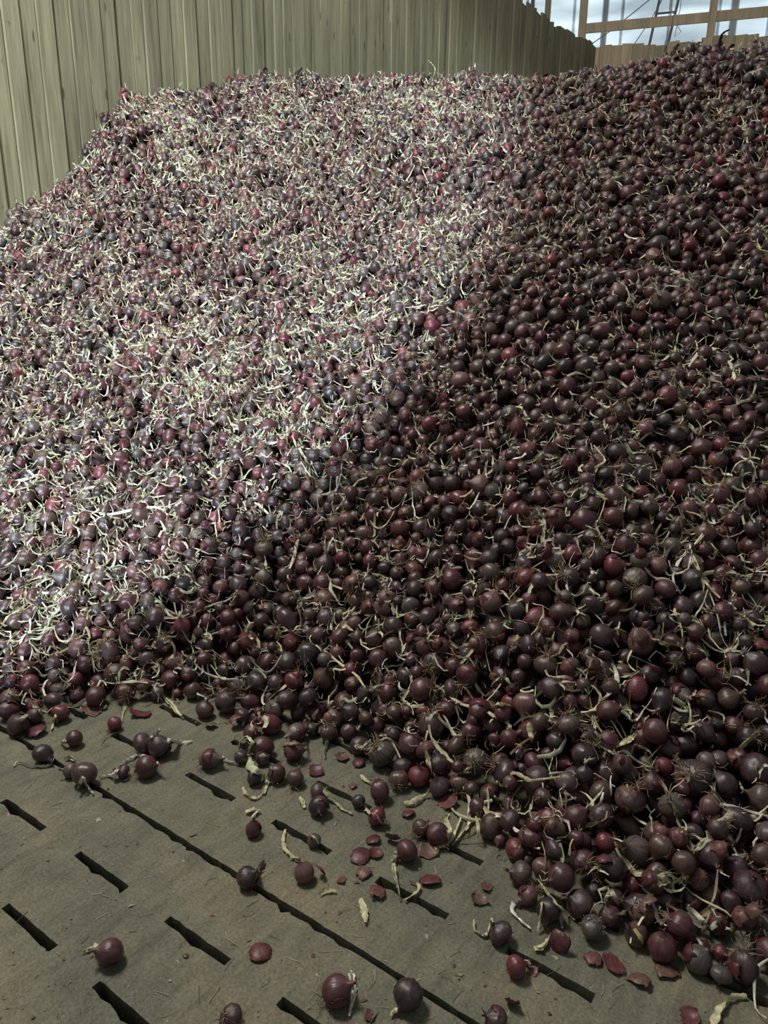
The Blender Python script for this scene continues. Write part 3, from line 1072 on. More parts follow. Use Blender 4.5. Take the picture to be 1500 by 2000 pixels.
def make_skin(rng, worn=False, tone=None):
    """A piece of papery outer skin: a curved patch of a bulb's shell with a torn edge."""
    b = Buf()
    nu, nv = 8, 6
    a1, v0, v1 = rng.uniform(1.3, 2.6), rng.uniform(-0.9, -0.5), rng.uniform(0.4, 0.85)
    tint = np.array(SKIN_T[tone or ('wine', 'pinkish', 'dark', 'tan')[rng.integers(4)]])
    vs, oc = [], []
    for side in (1.0, 0.965):
        st = np.random.default_rng(int(abs(v0) * 1e6))
        for i in range(nv + 1):
            for j in range(nu + 1):
                e = (i in (0, nv)) or (j in (0, nu))
                t = v0 + (v1 - v0) * i / nv + (st.uniform(-.13, .13) if e else st.uniform(-.03, .03))
                a = -a1 / 2 + a1 * j / nu + (st.uniform(-.16, .16) if e else st.uniform(-.03, .03))
                rr = math.sqrt(max(0.02, 1 - t * t)) * (1 + st.normal(0, 0.035)) * side
                vs.append((rr * math.sin(a) * 1.06, rr * math.cos(a) * 1.06, t * 0.98) if worn else (rr * math.sin(a), t, rr * math.cos(a) - 0.72))
    m = (nu + 1) * (nv + 1)
    f = [(i * (nu + 1) + j, i * (nu + 1) + j + 1, (i + 1) * (nu + 1) + j + 1, (i + 1) * (nu + 1) + j) for i in range(nv) for j in range(nu)]
    f2 = [tuple(x + m for x in q[::-1]) for q in f]
    ring = [j for j in range(nu)] + [i * (nu + 1) + nu for i in range(nv)] + [nv * (nu + 1) + j for j in range(nu, 0, -1)] + [i * (nu + 1) for i in range(nv, 0, -1)]
    f3 = [(ring[i], ring[i - 1], ring[i - 1] + m, ring[i] + m) for i in range(len(ring))]
    vs = np.array(vs)
    b.add(vs, np.array(f + f2 + f3), tint[None, :] * rng.uniform(0.7, 1.3, (len(vs), 1)))
    return b


PR = np.random.default_rng(21)
N_PROTO = 26
TONE_W = [('wine', 28), ('plum', 21), ('black', 13), ('brown', 15), ('red', 6), ('dusty', 9), ('pink', 4), ('grey', 2)]
TONE_NAMES = [t for t, _ in TONE_W]
TONE_P = np.array([w for _, w in TONE_W], float)
TONE_P /= TONE_P.sum()


def bulb_mesh(tone, stretch=None, nu=24):
    st = stretch if stretch else float(np.clip(PR.normal(1.03, 0.11), 0.84, 1.32))
    v, f, oc = bulb_shape(PR, nu, PROFILE, st, PR.uniform(0.5, 1.3))
    b = Buf()
    tint = np.array(TONES[tone]) * PR.uniform(0.82, 1.2)
    b.add(v, f, tint, oc + PR.uniform(-40, 40, 3))
    return b.mesh('bulb', M_ONION)


BULBS = {t: [bulb_mesh(t) for _ in range(5)] for t in TONE_NAMES}
TOPMESH = {s: [make_top(PR, s).mesh('dry_top', M_LEAF) for _ in range(7)] for s in (0, 1, 2, 3)}
ROOTMESH = {1: [make_roots(PR, 12, 0.5).mesh('roots', M_ROOT) for _ in range(4)], 2: [make_roots(PR, 30, 1.2).mesh('roots', M_ROOT) for _ in range(5)]}


def axis_quat(axis, spin):
    q = Vector(axis).normalized()
    return Vector((0, 0, 1)).rotation_difference(q) @ Quaternion((0, 0, 1), spin)


def view_to_world(a):
    return a[0] * CX + a[1] * CY - a[2] * F0


def surf_pt(px, py, lift=0.006):
    """The point seen at a pixel: the heap's onions if one is there, else the floor."""
    d = ray(px, py)
    i, j = int(py * ZS), int(px * ZS)
    zf = (EYE[2] - lift) / -d[2] if d[2] < -0.02 else 1e9
    z = min(zf, DEP[i, j] - lift) if 0 <= i < DEP.shape[0] and 0 <= j < DEP.shape[1] else zf
    return EYE + d * z


def resample(pts, n):
    """A smooth curve through the points (Catmull-Rom), n points."""
    P = np.asarray(pts, float)
    P = np.vstack([2 * P[0] - P[1], P, 2 * P[-1] - P[-2]])
    out = []
    k = len(P) - 3
    for t in np.linspace(0, k - 1e-6, n):
        i, f = int(t), t - int(t)
        a, b_, c, d = P[i:i + 4]
        out.append(0.5 * ((2 * b_) + (c - a) * f + (2 * a - 5 * b_ + 4 * c - d) * f * f + (3 * b_ - a - 3 * c + d) * f ** 3))
    return np.array(out)


SKINMESH = [make_skin(PR, True).mesh('loose_skin', M_SKIN) for _ in range(10)]
ONION_OBJ = []                              # (index, tone, size word, label or None, object)


def put_onion(i, tone, axis, top_style, roots, label, stretch=None, top_pts=None):
    x, y, z, r = S[i]
    e = empty('red_onion', (x, y, z - r))
    q = axis_quat(axis, PR.uniform(0, 6.28))
    me = BULBS[tone][PR.integers(5)] if stretch is None else bulb_mesh(tone, stretch)
    ch = [obj('bulb', me, e)]
    if top_pts is None:
        ch.append(obj('dry_top', TOPMESH[top_style][PR.integers(7)], e))
    if roots:
        ch.append(obj('roots', ROOTMESH[roots][PR.integers(len(ROOTMESH[roots]))], e))
    if PR.random() < 0.42:
        ch.append(obj('loose_skin', SKINMESH[PR.integers(10)], e))
    for c in ch:
        c.location = (0, 0, r)
        c.rotation_mode = 'QUATERNION'
        c.rotation_quaternion = q
        c.scale = (r * 0.985,) * 3
    if top_pts is not None:                 # a stalk laid out over the floor or over its neighbours
        neck = np.array([x, y, z]) + np.array(q @ Vector((0, 0, 1))) * r * 1.02
        pts = [neck] + [surf_pt(px, py, 0.008) for px, py in top_pts]
        pts = resample(pts, 4 + 3 * len(pts)) - np.array([x, y, z - r])
        b = Buf()
        dark = tone == 'black' and top_style == 0
        t = np.array((0.03, 0.022, 0.02)) if dark else leaf_tint(PR)
        for s in range(1 if dark else 2):
            ribbon(b, pts + PR.normal(0, 0.0012, pts.shape), PR.uniform(0.010, 0.015) * (1 if s == 0 else 0.6), t, PR)
        nk = np.array(q @ Vector((0, 0, 1)))
        for s in range(3):
            ribbon(b, curl(PR, np.array([0, 0, r]) + nk * r * 0.98, nk, r * 0.55, 4, 0.3), 0.005, np.array((0.17, 0.09, 0.06)), PR)
        obj('dry_top', b.mesh('dry_top', M_LEAF), e)
    tag(e, label, 'onion')
    return e


def on_surface(e, r, rel, w, tint, name, n=7):
    """A strip lying on a bulb's skin, along directions given in view space."""
    pts = []
    for a in resample(rel, n):
        a = view_to_world(a)
        pts.append(np.array([0, 0, r]) + a / np.linalg.norm(a) * r * 1.0)
    b = Buf()
    pts = np.array(pts)
    ribbon(b, pts, w, tint, PR, side=np.cross(pts[-1] - pts[0], pts[len(pts) // 2] - (0, 0, r)), vee=0.0)
    for v in b.v:
        v += (v - (0, 0, r)) * 0.015
    obj(name, b.mesh(name, M_LEAF), e)


def mould_crust(e, r):
    b = Buf()
    for _ in range(170):
        a = PR.normal(size=3) * (0.75, 0.75, 0.5) + (-0.2, 0.25, 0.8)
        a = view_to_world(a / np.linalg.norm(a))
        c = np.array([0, 0, r]) + a * r
        v = PR.normal(size=(6, 3)) * r * 0.042 + c - a * r * 0.01
        g = PR.uniform(0.16, 0.42)
        b.add(v, [(0, 1, 2), (0, 2, 3), (0, 3, 4), (0, 4, 5), (5, 1, 0), (1, 3, 2), (3, 5, 4)], np.array((g, g * 0.98, g * 0.95)))
    tag(obj('mould_crust', b.mesh('mould_crust', M_GRIT, False), e), 'grey crusted mould patch')


SIZE = lambda r: 'large' if r > 0.0375 else 'small' if r < 0.028 else 'medium'
for i, h in enumerate(HAND):
    px, py, dpx, tone, label, ax, path, roots = h
    a = view_to_world(ax)
    on_floor = S[i, 2] < S[i, 3] * 1.15
    n_top = 0 if not path else 1
    st = 1.28 if ('pear' in label or 'egg' in label or 'tall' in label) else None
    dark_neck = 'black' in label and 'bent neck' in label
    e = put_onion(i, tone, a, 0 if (not path or dark_neck) else 1, roots, label, st, path)
    e['group'] = 'onions lying on the open floor' if i < 43 else 'onions in the front of the heap'
    ONION_OBJ.append((i, tone, SIZE(S[i, 3]), label, e))
    if 'mould' in label and 'crusted with' in label:
        mould_crust(e, S[i, 3])
    elif 'yellow scar' in label:
        on_surface(e, S[i, 3], [(-.35, .75, .6), (-.1, .45, .9), (.12, .1, 1), (.2, -.2, .95)], 0.009, np.array((0.50, 0.40, 0.20)), 'scar')
    elif 'pale seam' in label:
        on_surface(e, S[i, 3], [(-.5, .6, .6), (0, .35, .9), (.3, -.1, .9), (.6, -.6, .5)], 0.006, np.array((0.45, 0.30, 0.28)), 'split_seam')

TONE_WORD = {'wine': 'wine-red', 'plum': 'plum-coloured', 'black': 'near-black', 'brown': 'brown', 'red': 'red', 'dusty': 'dusty', 'pink': 'pinkish', 'grey': 'greyish'}
tone_of = np.array([TONE_NAMES[k] for k in RNG.choice(len(TONE_NAMES), NO, p=TONE_P)], dtype=object)
AX = np.zeros((NO, 3))
STY = np.zeros(NO, int)
ROO = np.zeros(NO, int)
for i in range(NH, NO):
    n = heap_normal(S[i, 0], S[i, 1])
    v = RNG.normal(size=3)
    v /= np.linalg.norm(v)
    STY[i] = RNG.choice(4, p=(0.42, 0.28, 0.2, 0.10))
    ROO[i] = RNG.choice(3, p=(0.35, 0.30, 0.35))
    if STY[i] >= 2:
        v = v + n * 0.9
    elif ROO[i] == 2:
        v = v - n * 0.7
    AX[i] = v / np.linalg.norm(v)
for i in order:
    e = put_onion(i, tone_of[i], AX[i], int(STY[i]), int(ROO[i]), None)
    e['group'] = 'onions in the front of the heap'
    ONION_OBJ.append((i, tone_of[i], SIZE(S[i, 3]), None, e))

# ------------------------------------------------------------------ loose dry leaves picked out by hand
LEAVES = [
    ([(1230, 1350), (1229, 1375), (1232, 1400), (1231, 1428)], 'straight pale stalk standing upright on the mid slope of the heap', 0),
    ([(970, 1527), (1000, 1510), (1020, 1516), (1035, 1524), (1055, 1522), (1095, 1517)], 'long wavy pale leaf lying level across the heap front', 0),
    ([(1112, 1670), (1117, 1645), (1140, 1617), (1165, 1607), (1182, 1600), (1186, 1584)], 'long S-curved straw leaf running uphill from the heap corner', 0),
    ([(1387, 1523), (1398, 1545), (1408, 1560), (1425, 1577), (1455, 1590)], 'long thin pale leaf slanting over the near slope', 0),
    ([(1440, 1467), (1468, 1442), (1484, 1428), (1496, 1414)], 'broad pale leaf slanting up at the frame edge', 1),
    ([(1200, 1460), (1222, 1448), (1236, 1438), (1244, 1430)], 'wide greenish straw leaf beside the tall raspberry onion', 1),
    ([(829, 1458), (836, 1480), (842, 1500), (842, 1516)], 'pale stalk hanging down the heap edge above the slot', 1),
    ([(789, 1570), (806, 1568), (820, 1560), (832, 1552), (838, 1540)], 'bent pale stalk lying at the heap edge beside red skins', 1),
    ([(848, 1658), (868, 1650), (880, 1640), (892, 1618), (900, 1598)], 'wide forked pale stalk lying on the floor slot', 1),
    ([(878, 1642), (876, 1624), (872, 1602), (876, 1588)], 'upright prong of pale stalk beside the forked one', 1),
    ([(884, 1650), (905, 1622), (925, 1600), (934, 1590)], 'thin pale stalk reaching from the forked one to the heap', 0),
    ([(930, 1594), (934, 1615), (932, 1645)], 'short pale stalk hanging beside the forked one', 0),
    ([(1032, 1413), (1036, 1430), (1038, 1445), (1041, 1458)], 'short frayed pale stalk on the heap below the red onion pair', 1),
    ([(1308, 1408), (1330, 1406), (1350, 1412), (1368, 1416)], 'flat pale leaf lying level on the slope', 1),
    ([(1314, 1568), (1322, 1590), (1326, 1606), (1332, 1626)], 'pale stalk pointing downhill in the middle of the near slope', 0),
    ([(1050, 1716), (1068, 1742), (1088, 1766), (1108, 1784), (1124, 1796)], 'long dry stalk running down from the heap to the floor', 0),
    ([(1062, 1752), (1058, 1772), (1054, 1795), (1050, 1818)], 'straight pale stalk standing on the floor at the heap front', 0),
    ([(1093, 1772), (1096, 1792), (1098, 1812)], 'thin pale stem standing by the straight pale stalk', 0),
    ([(1392, 2010), (1398, 1985), (1410, 1962), (1432, 1946), (1458, 1944)], 'big bent pale stalk with leaves on the floor at the frame corner', 1),
    ([(1286, 1732), (1296, 1722), (1318, 1716), (1346, 1724)], 'flat pale leaf tuft below the large charcoal-dark onion', 1),
    ([(1290, 1706), (1296, 1716), (1308, 1736)], 'pale torn leaf standing beside the flat tuft', 1),
    ([(495, 1448), (484, 1470), (487, 1492), (498, 1505), (516, 1514), (520, 1530)], 'wide drooping pale stalk between the onions at the floor', 2),
    ([(528, 1500), (522, 1525), (514, 1548)], 'green-white leaf hanging from the drooping stalk tangle', 2),
    ([(474, 1538), (480, 1550), (496, 1557), (510, 1550), (518, 1534)], 'curled pale leaf on the floor under the trio of onions', 0),
    ([(768, 1688), (772, 1712), (778, 1730), (782, 1756)], 'long pale forked leaf crossing the floor slot', 1),
    ([(800, 1720), (814, 1726), (818, 1736), (806, 1748), (790, 1758)], 'thin hooked pale leaf over the floor slot', 0),
    ([(703, 1756), (710, 1772), (713, 1790), (714, 1802)], 'short crumpled straw leaf flat on the floor', 1),
    ([(624, 1746), (636, 1739), (650, 1738), (656, 1740)], 'small straw leaf curl near the pinkish onion', 0),
    ([(479, 1586), (494, 1582), (508, 1584)], 'flat pale leaf scrap above the small egg-shaped onion', 1),
    ([(557, 1620), (553, 1640), (558, 1658), (572, 1672), (580, 1676)], 'thin two-jointed stalk next to a floor slot', 0),
    ([(585, 1556), (590, 1564), (594, 1576)], 'short pale stub beside the dark round onion', 1),
    ([(704, 1514), (712, 1522), (722, 1528)], 'short pale scrap lying near red skin flakes', 0),
    ([(1044, 1852), (1056, 1850), (1066, 1840), (1074, 1828)], 'wide greenish leaf scrap beside the stood-up red skin', 1),
    ([(125, 1482), (138, 1480), (148, 1486)], 'small greenish leaf scrap behind the big brown onion', 1),
    ([(197, 1450), (206, 1438), (222, 1432), (240, 1428)], 'thin dark stem bent over the rear floor slot', 3),
    ([(50, 1366), (66, 1374), (78, 1388), (84, 1404)], 'pale frayed leaf hanging over the heap edge', 1),
    ([(250, 1345), (246, 1370), (240, 1392), (238, 1408)], 'thin green stem hanging from the heap to the floor', 0),
    ([(320, 1362), (336, 1376), (346, 1392), (358, 1402)], 'pale frayed stalk sliding off the heap onto the floor', 1),
    ([(1070, 1376), (1078, 1392), (1074, 1410)], 'short wide pale leaf on the lower heap', 1),
    ([(960, 1386), (978, 1376), (1000, 1380)], 'pale broad leaf lying level low on the heap', 1),
]
LEAF_OBJ = []
LTINT = {0: (0.50, 0.47, 0.28), 1: (0.55, 0.53, 0.33), 2: (0.50, 0.54, 0.36), 3: (0.10, 0.085, 0.06), 4: (0.035, 0.025, 0.024)}


def put_leaf(pts, width, tint, strips, label, group=None):
    base = pts[len(pts) // 2].copy()
    b = Buf()
    for s in range(strips):
        q = pts - base + (PR.normal(0, 0.0025, 3) if s else 0)
        if s:
            q = q[PR.integers(0, 3):len(q) - PR.integers(0, 3)]
        ribbon(b, q, width * (1 if s == 0 else 0.6), np.array(tint) * PR.uniform(0.9, 1.1), PR)
    o = obj('dry_leaf', b.mesh('dry_leaf', M_LEAF))
    o.location = base
    tag(o, label, 'dry leaf', group)
    return o


CREST = [([(1409, 106), (1405, 84), (1411, 66), (1424, 57)], 'dark hooked leaf standing up on the peak of the heap', 4),
         ([(1311, 112), (1317, 98), (1325, 86)], 'thin dark stub sticking up on the crest before the plank tops', 4),
         ([(846, 150), (850, 136), (843, 124), (836, 118)], 'pale twig standing on the crest before the plank wall', 0),
         ([(582, 156), (580, 144), (590, 133)], 'dark twist sticking up on the crest before the plank wall', 4)]


def standing(path):
    a = surf_pt(path[0][0], path[0][1] + 14, 0.0)
    zd = (a - EYE) @ F0
    return [EYE + ray(px, py) * zd for px, py in path]


for path, label, style in LEAVES + CREST:
    pts = resample([surf_pt(px, py, 0.010) for px, py in path] if (path, label, style) not in CREST else standing(path), 5 + 3 * len(path))
    zd = project(pts[len(pts) // 2])[2]
    o = put_leaf(pts, (0.010, 0.0165, 0.022, 0.0035, 0.030)[style], LTINT[style], 1 if style in (0, 3, 4) else 2, label, 'loose dry onion leaves')
    LEAF_OBJ.append((o, label, np.mean([p[0] for p in path]), np.mean([p[1] for p in path])))

# ------------------------------------------------------------------ loose skins on the floor and the heap foot
SKINS = [
    (627, 1706, 26, 'curl of pink-brown skin leaning on the pinkish onion'), (508, 1857, 40, 'flat torn square of brown skin alone on the floor'),
    (841, 1717, 38, 'cupped pinkish skin with a split middle on the floor'), (737, 1740, 38, 'wide brown skin flake at the end of a slot'),
    (709, 1704, 30, 'squarish ridged skin flake near the row of skins'), (704, 1671, 38, 'long curved skin flake beside the shell-like one'),
    (733, 1664, 26, 'shell-like tan skin beside the long curved flake'), (728, 1638, 26, 'small dark skin flake nearest the heap of the row'),
    (617, 1502, 30, 'oval pinkish skin lying flat near the heap edge'), (687, 1532, 17, 'tiny skin curl near the split red onion'),
    (767, 1640, 32, 'curved brown skin leaning behind the onion with its neck down'), (937, 1757, 32, 'long narrow curled skin pointing downhill'),
    (951, 1728, 26, 'small crumpled dark skin uphill of the narrow curled one'), (1001, 1962, 36, 'cut curled red shell standing beside the dull plum onion'),
    (1092, 1850, 40, 'red skin stood on end at the heap front'), (1198, 1880, 44, 'dark open bulb husk with roots at the heap front'),
    (1158, 1868, 36, 'thin dark skin blade lying flat before the heap'), (1247, 1914, 40, 'crumpled red-brown skin on the floor before the heap'),
    (1305, 1897, 44, 'folded red skin below the largest front onion'), (1347, 1982, 34, 'grey crumpled skin lying apart on the floor'),
    (273, 1394, 36, 'crescent of brown skin at the heap edge'), (184, 1384, 44, 'shaggy brown skin tangle at the heap edge'),
    (70, 1428, 38, 'flat red-brown skin under the heap edge onions'), (700, 1488, 26, 'pale skin curl at the end of a hidden slot'),
    (666, 1478, 26, 'small round skin cup by the heap edge'), (797, 1586, 26, 'folded red skin scrap below the bent pale stalk'),
    (412, 1416, 24, 'small curled dark skin scrap on bare floor'), (460, 1404, 28, 'dark shredded skin at the heap corner'),
    (667, 1715, 20, 'tiny curled skin scrap beside the pinkish onion'), (363, 1862, 12, 'tiny brown skin chip near a floor slot'),
    (720, 1978, 22, 'small brown skin flake near the large near-black onion'), (872, 1567, 40, 'wide torn dark skin under the heap edge'),
    (1040, 1893, 22, 'thin grey skin scrap behind the glossy red onion'), (835, 1660, 40, 'ragged brown skin between the stalks and the floor'),
]
SKT = ['wine', 'pinkish', 'dark', 'tan'] * 3
SKM = [make_skin(PR, False, t).mesh('onion_skin', M_SKIN) for t in SKT]
for px, py, dpx, label in SKINS:
    p = surf_pt(px, py, 0.010)
    r = 0.5 * dpx / FPX * ((p - EYE) @ F0) * 1.25
    e = obj('onion_skin', SKM[PR.integers(10)])
    tag(e, label, 'onion skin', 'loose onion skins')
    e.rotation_mode = 'QUATERNION'
    stand = 'stood' in label or 'standing' in label or 'leaning' in label
    flip = PR.random() < 0.45
    q = Euler((math.pi * flip + (1.0 if stand else PR.uniform(-0.25, 0.25)), PR.uniform(-0.25, 0.25), PR.uniform(0, 6.28))).to_quaternion()
    e.rotation_quaternion = q
    e.scale = (r, r, r * PR.uniform(0.35, 0.65))
    me = e.data
    co = np.empty(len(me.vertices) * 3)
    me.vertices.foreach_get('co', co)
    co = co.reshape(-1, 3) * np.array(e.scale)
    R = np.array(q.to_matrix())
    zmin = (co @ R.T)[:, 2].min()
    base = max(0.0, p[2] - 0.012)
    e.location = (p[0], p[1], base - zmin + 0.001)

# ------------------------------------------------------------------ loose leaves over the heap: the nearest one by one, the rest as stuff


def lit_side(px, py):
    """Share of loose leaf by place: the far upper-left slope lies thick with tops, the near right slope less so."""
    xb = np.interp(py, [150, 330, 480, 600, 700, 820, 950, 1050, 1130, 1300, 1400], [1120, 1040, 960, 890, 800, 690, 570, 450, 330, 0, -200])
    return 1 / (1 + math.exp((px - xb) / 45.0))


cands = []
LR = np.random.default_rng(99)
CLUMP = [(LR.normal(0, 7), LR.normal(0, 7), LR.uniform(0, 6.28)) for _ in range(4)]
for i in np.nonzero(KEEP)[0]:
    if i < NH:
        continue
    x, y, z, r = S[i]
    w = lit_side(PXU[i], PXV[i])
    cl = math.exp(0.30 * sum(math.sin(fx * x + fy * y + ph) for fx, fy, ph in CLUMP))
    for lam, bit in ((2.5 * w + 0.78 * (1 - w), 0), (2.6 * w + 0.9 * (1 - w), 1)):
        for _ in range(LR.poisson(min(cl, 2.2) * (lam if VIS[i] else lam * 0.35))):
            cands.append((x + LR.normal(0, 0.03), y + LR.normal(0, 0.03), bit))
LEAF_AUTO = []
for x, y, bit in cands:
    L = LR.uniform(0.012, 0.045) if bit else LR.gamma(4.0, 0.022 if y > 3.4 else 0.028) + 0.02
    n = 3 if bit else 6
    a, k = LR.uniform(0, 6.28), LR.normal(0, 0.55)
    nrm_ = heap_normal(x, y)
    t1 = np.cross((0, 0, 1.0), nrm_) + (1e-6, 0, 0)
    t1 /= np.linalg.norm(t1)
    t2 = np.cross(nrm_, t1)
    pts = []
    px_, py_ = x, y
    for s in range(n + 1):
        pts.append([px_, py_, top_z(px_, py_)])
        a += k + LR.normal(0, 0.30)
        step = (math.cos(a) * t1 + math.sin(a) * t2) * (L / n)
        px_ += step[0]
        py_ += step[1]
    pts = np.array(pts)
    if pts[:, 2].min() <= 0.001 and pts[:, 2].max() > 0.05:
        pts[:, 2] = np.maximum(pts[:, 2], 0.004)
    zs = pts[:, 2].copy()
    for _ in range(2):
        zs[1:-1] = np.maximum(0.25 * zs[:-2] + 0.5 * zs[1:-1] + 0.25 * zs[2:], zs[1:-1] - 0.012)
    pts[:, 2] = zs + 0.003 + np.abs(LR.normal(0, 0.004, n + 1))
    pts[-1, 2] += LR.uniform(0, 0.02)
    u, v, zd = project(pts)
    vis = 0
    for q in range(n + 1):
        i, j = int(v[q] * ZS), int(u[q] * ZS)
        if 0 <= i < DEP.shape[0] and 0 <= j < DEP.shape[1] and zd[q] < DEP[i, j] + 0.01:
            vis += 1
    plen = np.hypot(np.diff(u), np.diff(v)).sum()
    wd = LR.uniform(0.0018, 0.0045) if bit else LR.uniform(0.0035, 0.0100)
    lt = leaf_tint(LR)
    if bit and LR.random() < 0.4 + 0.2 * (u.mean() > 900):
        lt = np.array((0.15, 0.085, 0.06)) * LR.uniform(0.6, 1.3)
    LEAF_AUTO.append((vis / (n + 1) * plen * wd / zd.mean(), pts, wd, lt, L, u.mean(), v.mean()))
LEAF_AUTO.sort(key=lambda q: -q[0])
N_LEAF = 300 - len(LEAVES) - len(CREST)
AUTO_LEAF_OBJ = []
for sc_, pts, wd, tint, L, u, v in LEAF_AUTO[:N_LEAF]:
    o = put_leaf(resample(pts, 10), wd * 1.35, tint, 1, None, 'loose dry onion leaves')
    AUTO_LEAF_OBJ.append((o, u, v, L, tint, wd))


def zd_far(pts):
    return (pts[0] - EYE) @ F0 > 3.0


buf = Buf()
for sc_, pts, wd, tint, L, u, v in LEAF_AUTO[N_LEAF:]:
    ribbon(buf, pts, wd, tint, LR, vee=0.3, flat=zd_far(pts))
print('leaves', len(LEAF_AUTO))

# ------------------------------------------------------------------ the mass of the heap: one stuff object
mass = empty('onion_heap', (0, 0, 0))
tag(mass, 'great sloping heap of small red onions filling the store', 'onion heap', kind='stuff')
far, near = [], []
HR = np.random.default_rng(5)
LO = [bulb_shape(HR, 10, PROF_LO, float(np.clip(HR.normal(1.04, 0.13), 0.82, 1.35)), HR.uniform(0.5, 1.3)) for _ in range(14)]
MID = [bulb_shape(HR, 14, [p for k, p in enumerate(PROFILE) if k not in (1, 11)], float(np.clip(HR.normal(1.04, 0.13), 0.82, 1.35)), HR.uniform(0.5, 1.3)) for _ in range(14)]
bulbs, tops, roots = Buf(), Buf(), Buf()
for i in range(NH, NO):
    if i in IND or not KEEP[i]:
        continue
    x, y, z, r = S[i]
    v, f, oc = (MID if PXZ[i] < 3.6 else LO)[HR.integers(14)]
    R = np.array(axis_quat(AX[i], HR.uniform(0, 6.28)).to_matrix())
    tint = np.array(TONES[tone_of[i]]) * HR.uniform(0.75, 1.3)
    bulbs.add(v @ R.T * (r * 0.985) + (x, y, z), f, tint, oc + HR.uniform(-40, 40, 3))
    if VIS[i] == 0:
        continue
    nk = AX[i]
    if STY[i] >= 1:
        for s in range((0, 1, 2, 3)[STY[i]]):
            p = curl(HR, (x, y, z) + nk * r * 1.05, nk, r * HR.uniform(0.8, 1.8), 4, 0.55)
            ribbon(tops, p, HR.uniform(0.004, 0.009), leaf_tint(HR), HR)
    if ROO[i] == 2 and PXZ[i] < 5.0:
        for s in range(9):
            p = curl(HR, (x, y, z) - nk * r * 0.97, -nk + HR.normal(size=3) * 0.8, r * HR.uniform(0.5, 1.1), 3, 0.5)
            ribbon(roots, p, 0.0016, np.array((0.26, 0.19, 0.12)) * HR.uniform(0.7, 1.3), HR, taper=False, flat=True)
tag(obj('packed_bulbs', bulbs.mesh('packed_bulbs', M_ONION), mass), kind='stuff')
tag(obj('attached_tops', tops.mesh('attached_tops', M_LEAF), mass), kind='stuff')
tag(obj('root_hairs', roots.mesh('root_hairs', M_ROOT), mass), kind='stuff')
shade_buf = Buf()                                # dark sheet below the outermost onions; gap shade put into its colour
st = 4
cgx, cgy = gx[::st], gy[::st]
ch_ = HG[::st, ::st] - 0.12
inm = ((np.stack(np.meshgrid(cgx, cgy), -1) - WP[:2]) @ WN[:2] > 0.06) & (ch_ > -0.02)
ids = np.arange(ch_.size).reshape(ch_.shape)
okf = inm[:-1, :-1] & inm[1:, :-1] & inm[:-1, 1:] & inm[1:, 1:]
cf = np.stack([ids[:-1, :-1], ids[:-1, 1:], ids[1:, 1:], ids[1:, :-1]], -1)[okf]
cxx, cyy = np.meshgrid(cgx, cgy)
shade_buf.add(np.stack([cxx, cyy, np.maximum(ch_, 0.002)], -1).reshape(-1, 3), cf)
tag(obj('gap_shade_sheet', shade_buf.mesh('gap_shade_sheet', M_GAP_SHADE), mass), kind='stuff')
litter = obj('leaf_litter', buf.mesh('leaf_litter', M_LEAF))
tag(litter, 'thick scatter of pale dry onion leaves over the farther heap', 'dry leaves', kind='stuff')

# torn skins among the onions of the heap: the ones that show largest one by one, the rest as stuff
skb, SK = Buf(), []
SKV = []
for k in range(8):
    b = make_skin(HR)
    SKV.append((b.v[0], b.f[0], b.t[0][:, :3]))
for i in np.nonzero(VIS > 2)[0]:
    if i < NH or HR.random() > 0.17:
        continue
    x, y, z, r = S[i]
    n = heap_normal(x, y)
    q = axis_quat(n + HR.normal(size=3) * 0.7, HR.uniform(0, 6.28))
    SK.append((VIS[i], np.array((x, y, z)) + n * r * 0.85 + HR.normal(0, 0.012, 3), q, r * HR.uniform(0.55, 0.95), HR.integers(8)))
SK.sort(key=lambda q: -q[0])
AUTO_SKIN = []
for vis, p, q, rr, k in SK[:150]:
    km = HR.integers(12)
    o = obj('onion_skin', SKM[km])
    o.location, o.scale = p, (rr,) * 3
    o.rotation_mode = 'QUATERNION'
    o.rotation_quaternion = q
    tag(o, None, 'onion skin', 'loose onion skins')
    u, v, _ = project(p)
    AUTO_SKIN.append((o, u, v, rr, SKT[km] + (' cupped' if (q @ Vector((0, 0, 1))) @ Vector(EYE - p) < 0 else ' domed')))
for vis, p, q, rr, k in SK[150:]:
    v, f, t = SKV[k]
    skb.add(v @ np.array(q.to_matrix()).T * rr + p, f, t * HR.uniform(0.6, 1.3))
tag(obj('skin_litter', skb.mesh('skin_litter', M_SKIN)), 'torn papery red-brown skins mixed through the onion heap', 'onion skins', kind='stuff')

# dust, chips and crumbs on the floor slabs
gb = Buf()
for _ in range(900):
    px, py = HR.uniform(-20, 1450), HR.uniform(1400, 2020)
    p = at_z(px, py, 0.0)
    if bilinear(HL, p[0], p[1]) > 0.02 or over_slot(p[0], p[1]):
        continue
    s = HR.gamma(1.5, 0.0006) + 0.0006
    a = HR.normal(size=(6, 3)) * s
    a[:, 2] = np.abs(a[:, 2]) * 0.6
    a[:, 0] *= HR.uniform(1, 2.6)
    w = HR.uniform(0, 6.28)
    a[:, :2] = a[:, :2] @ np.array([[math.cos(w), -math.sin(w)], [math.sin(w), math.cos(w)]])
    t = [(0.34, 0.32, 0.24), (0.10, 0.095, 0.07), (0.24, 0.20, 0.12), (0.16, 0.06, 0.05)][HR.choice(4, p=(0.22, 0.38, 0.28, 0.12))]
    gb.add(a + p, [(0, 1, 2), (0, 2, 3), (0, 3, 4), (0, 4, 5), (5, 1, 0), (1, 3, 2), (3, 5, 4)], np.array(t))
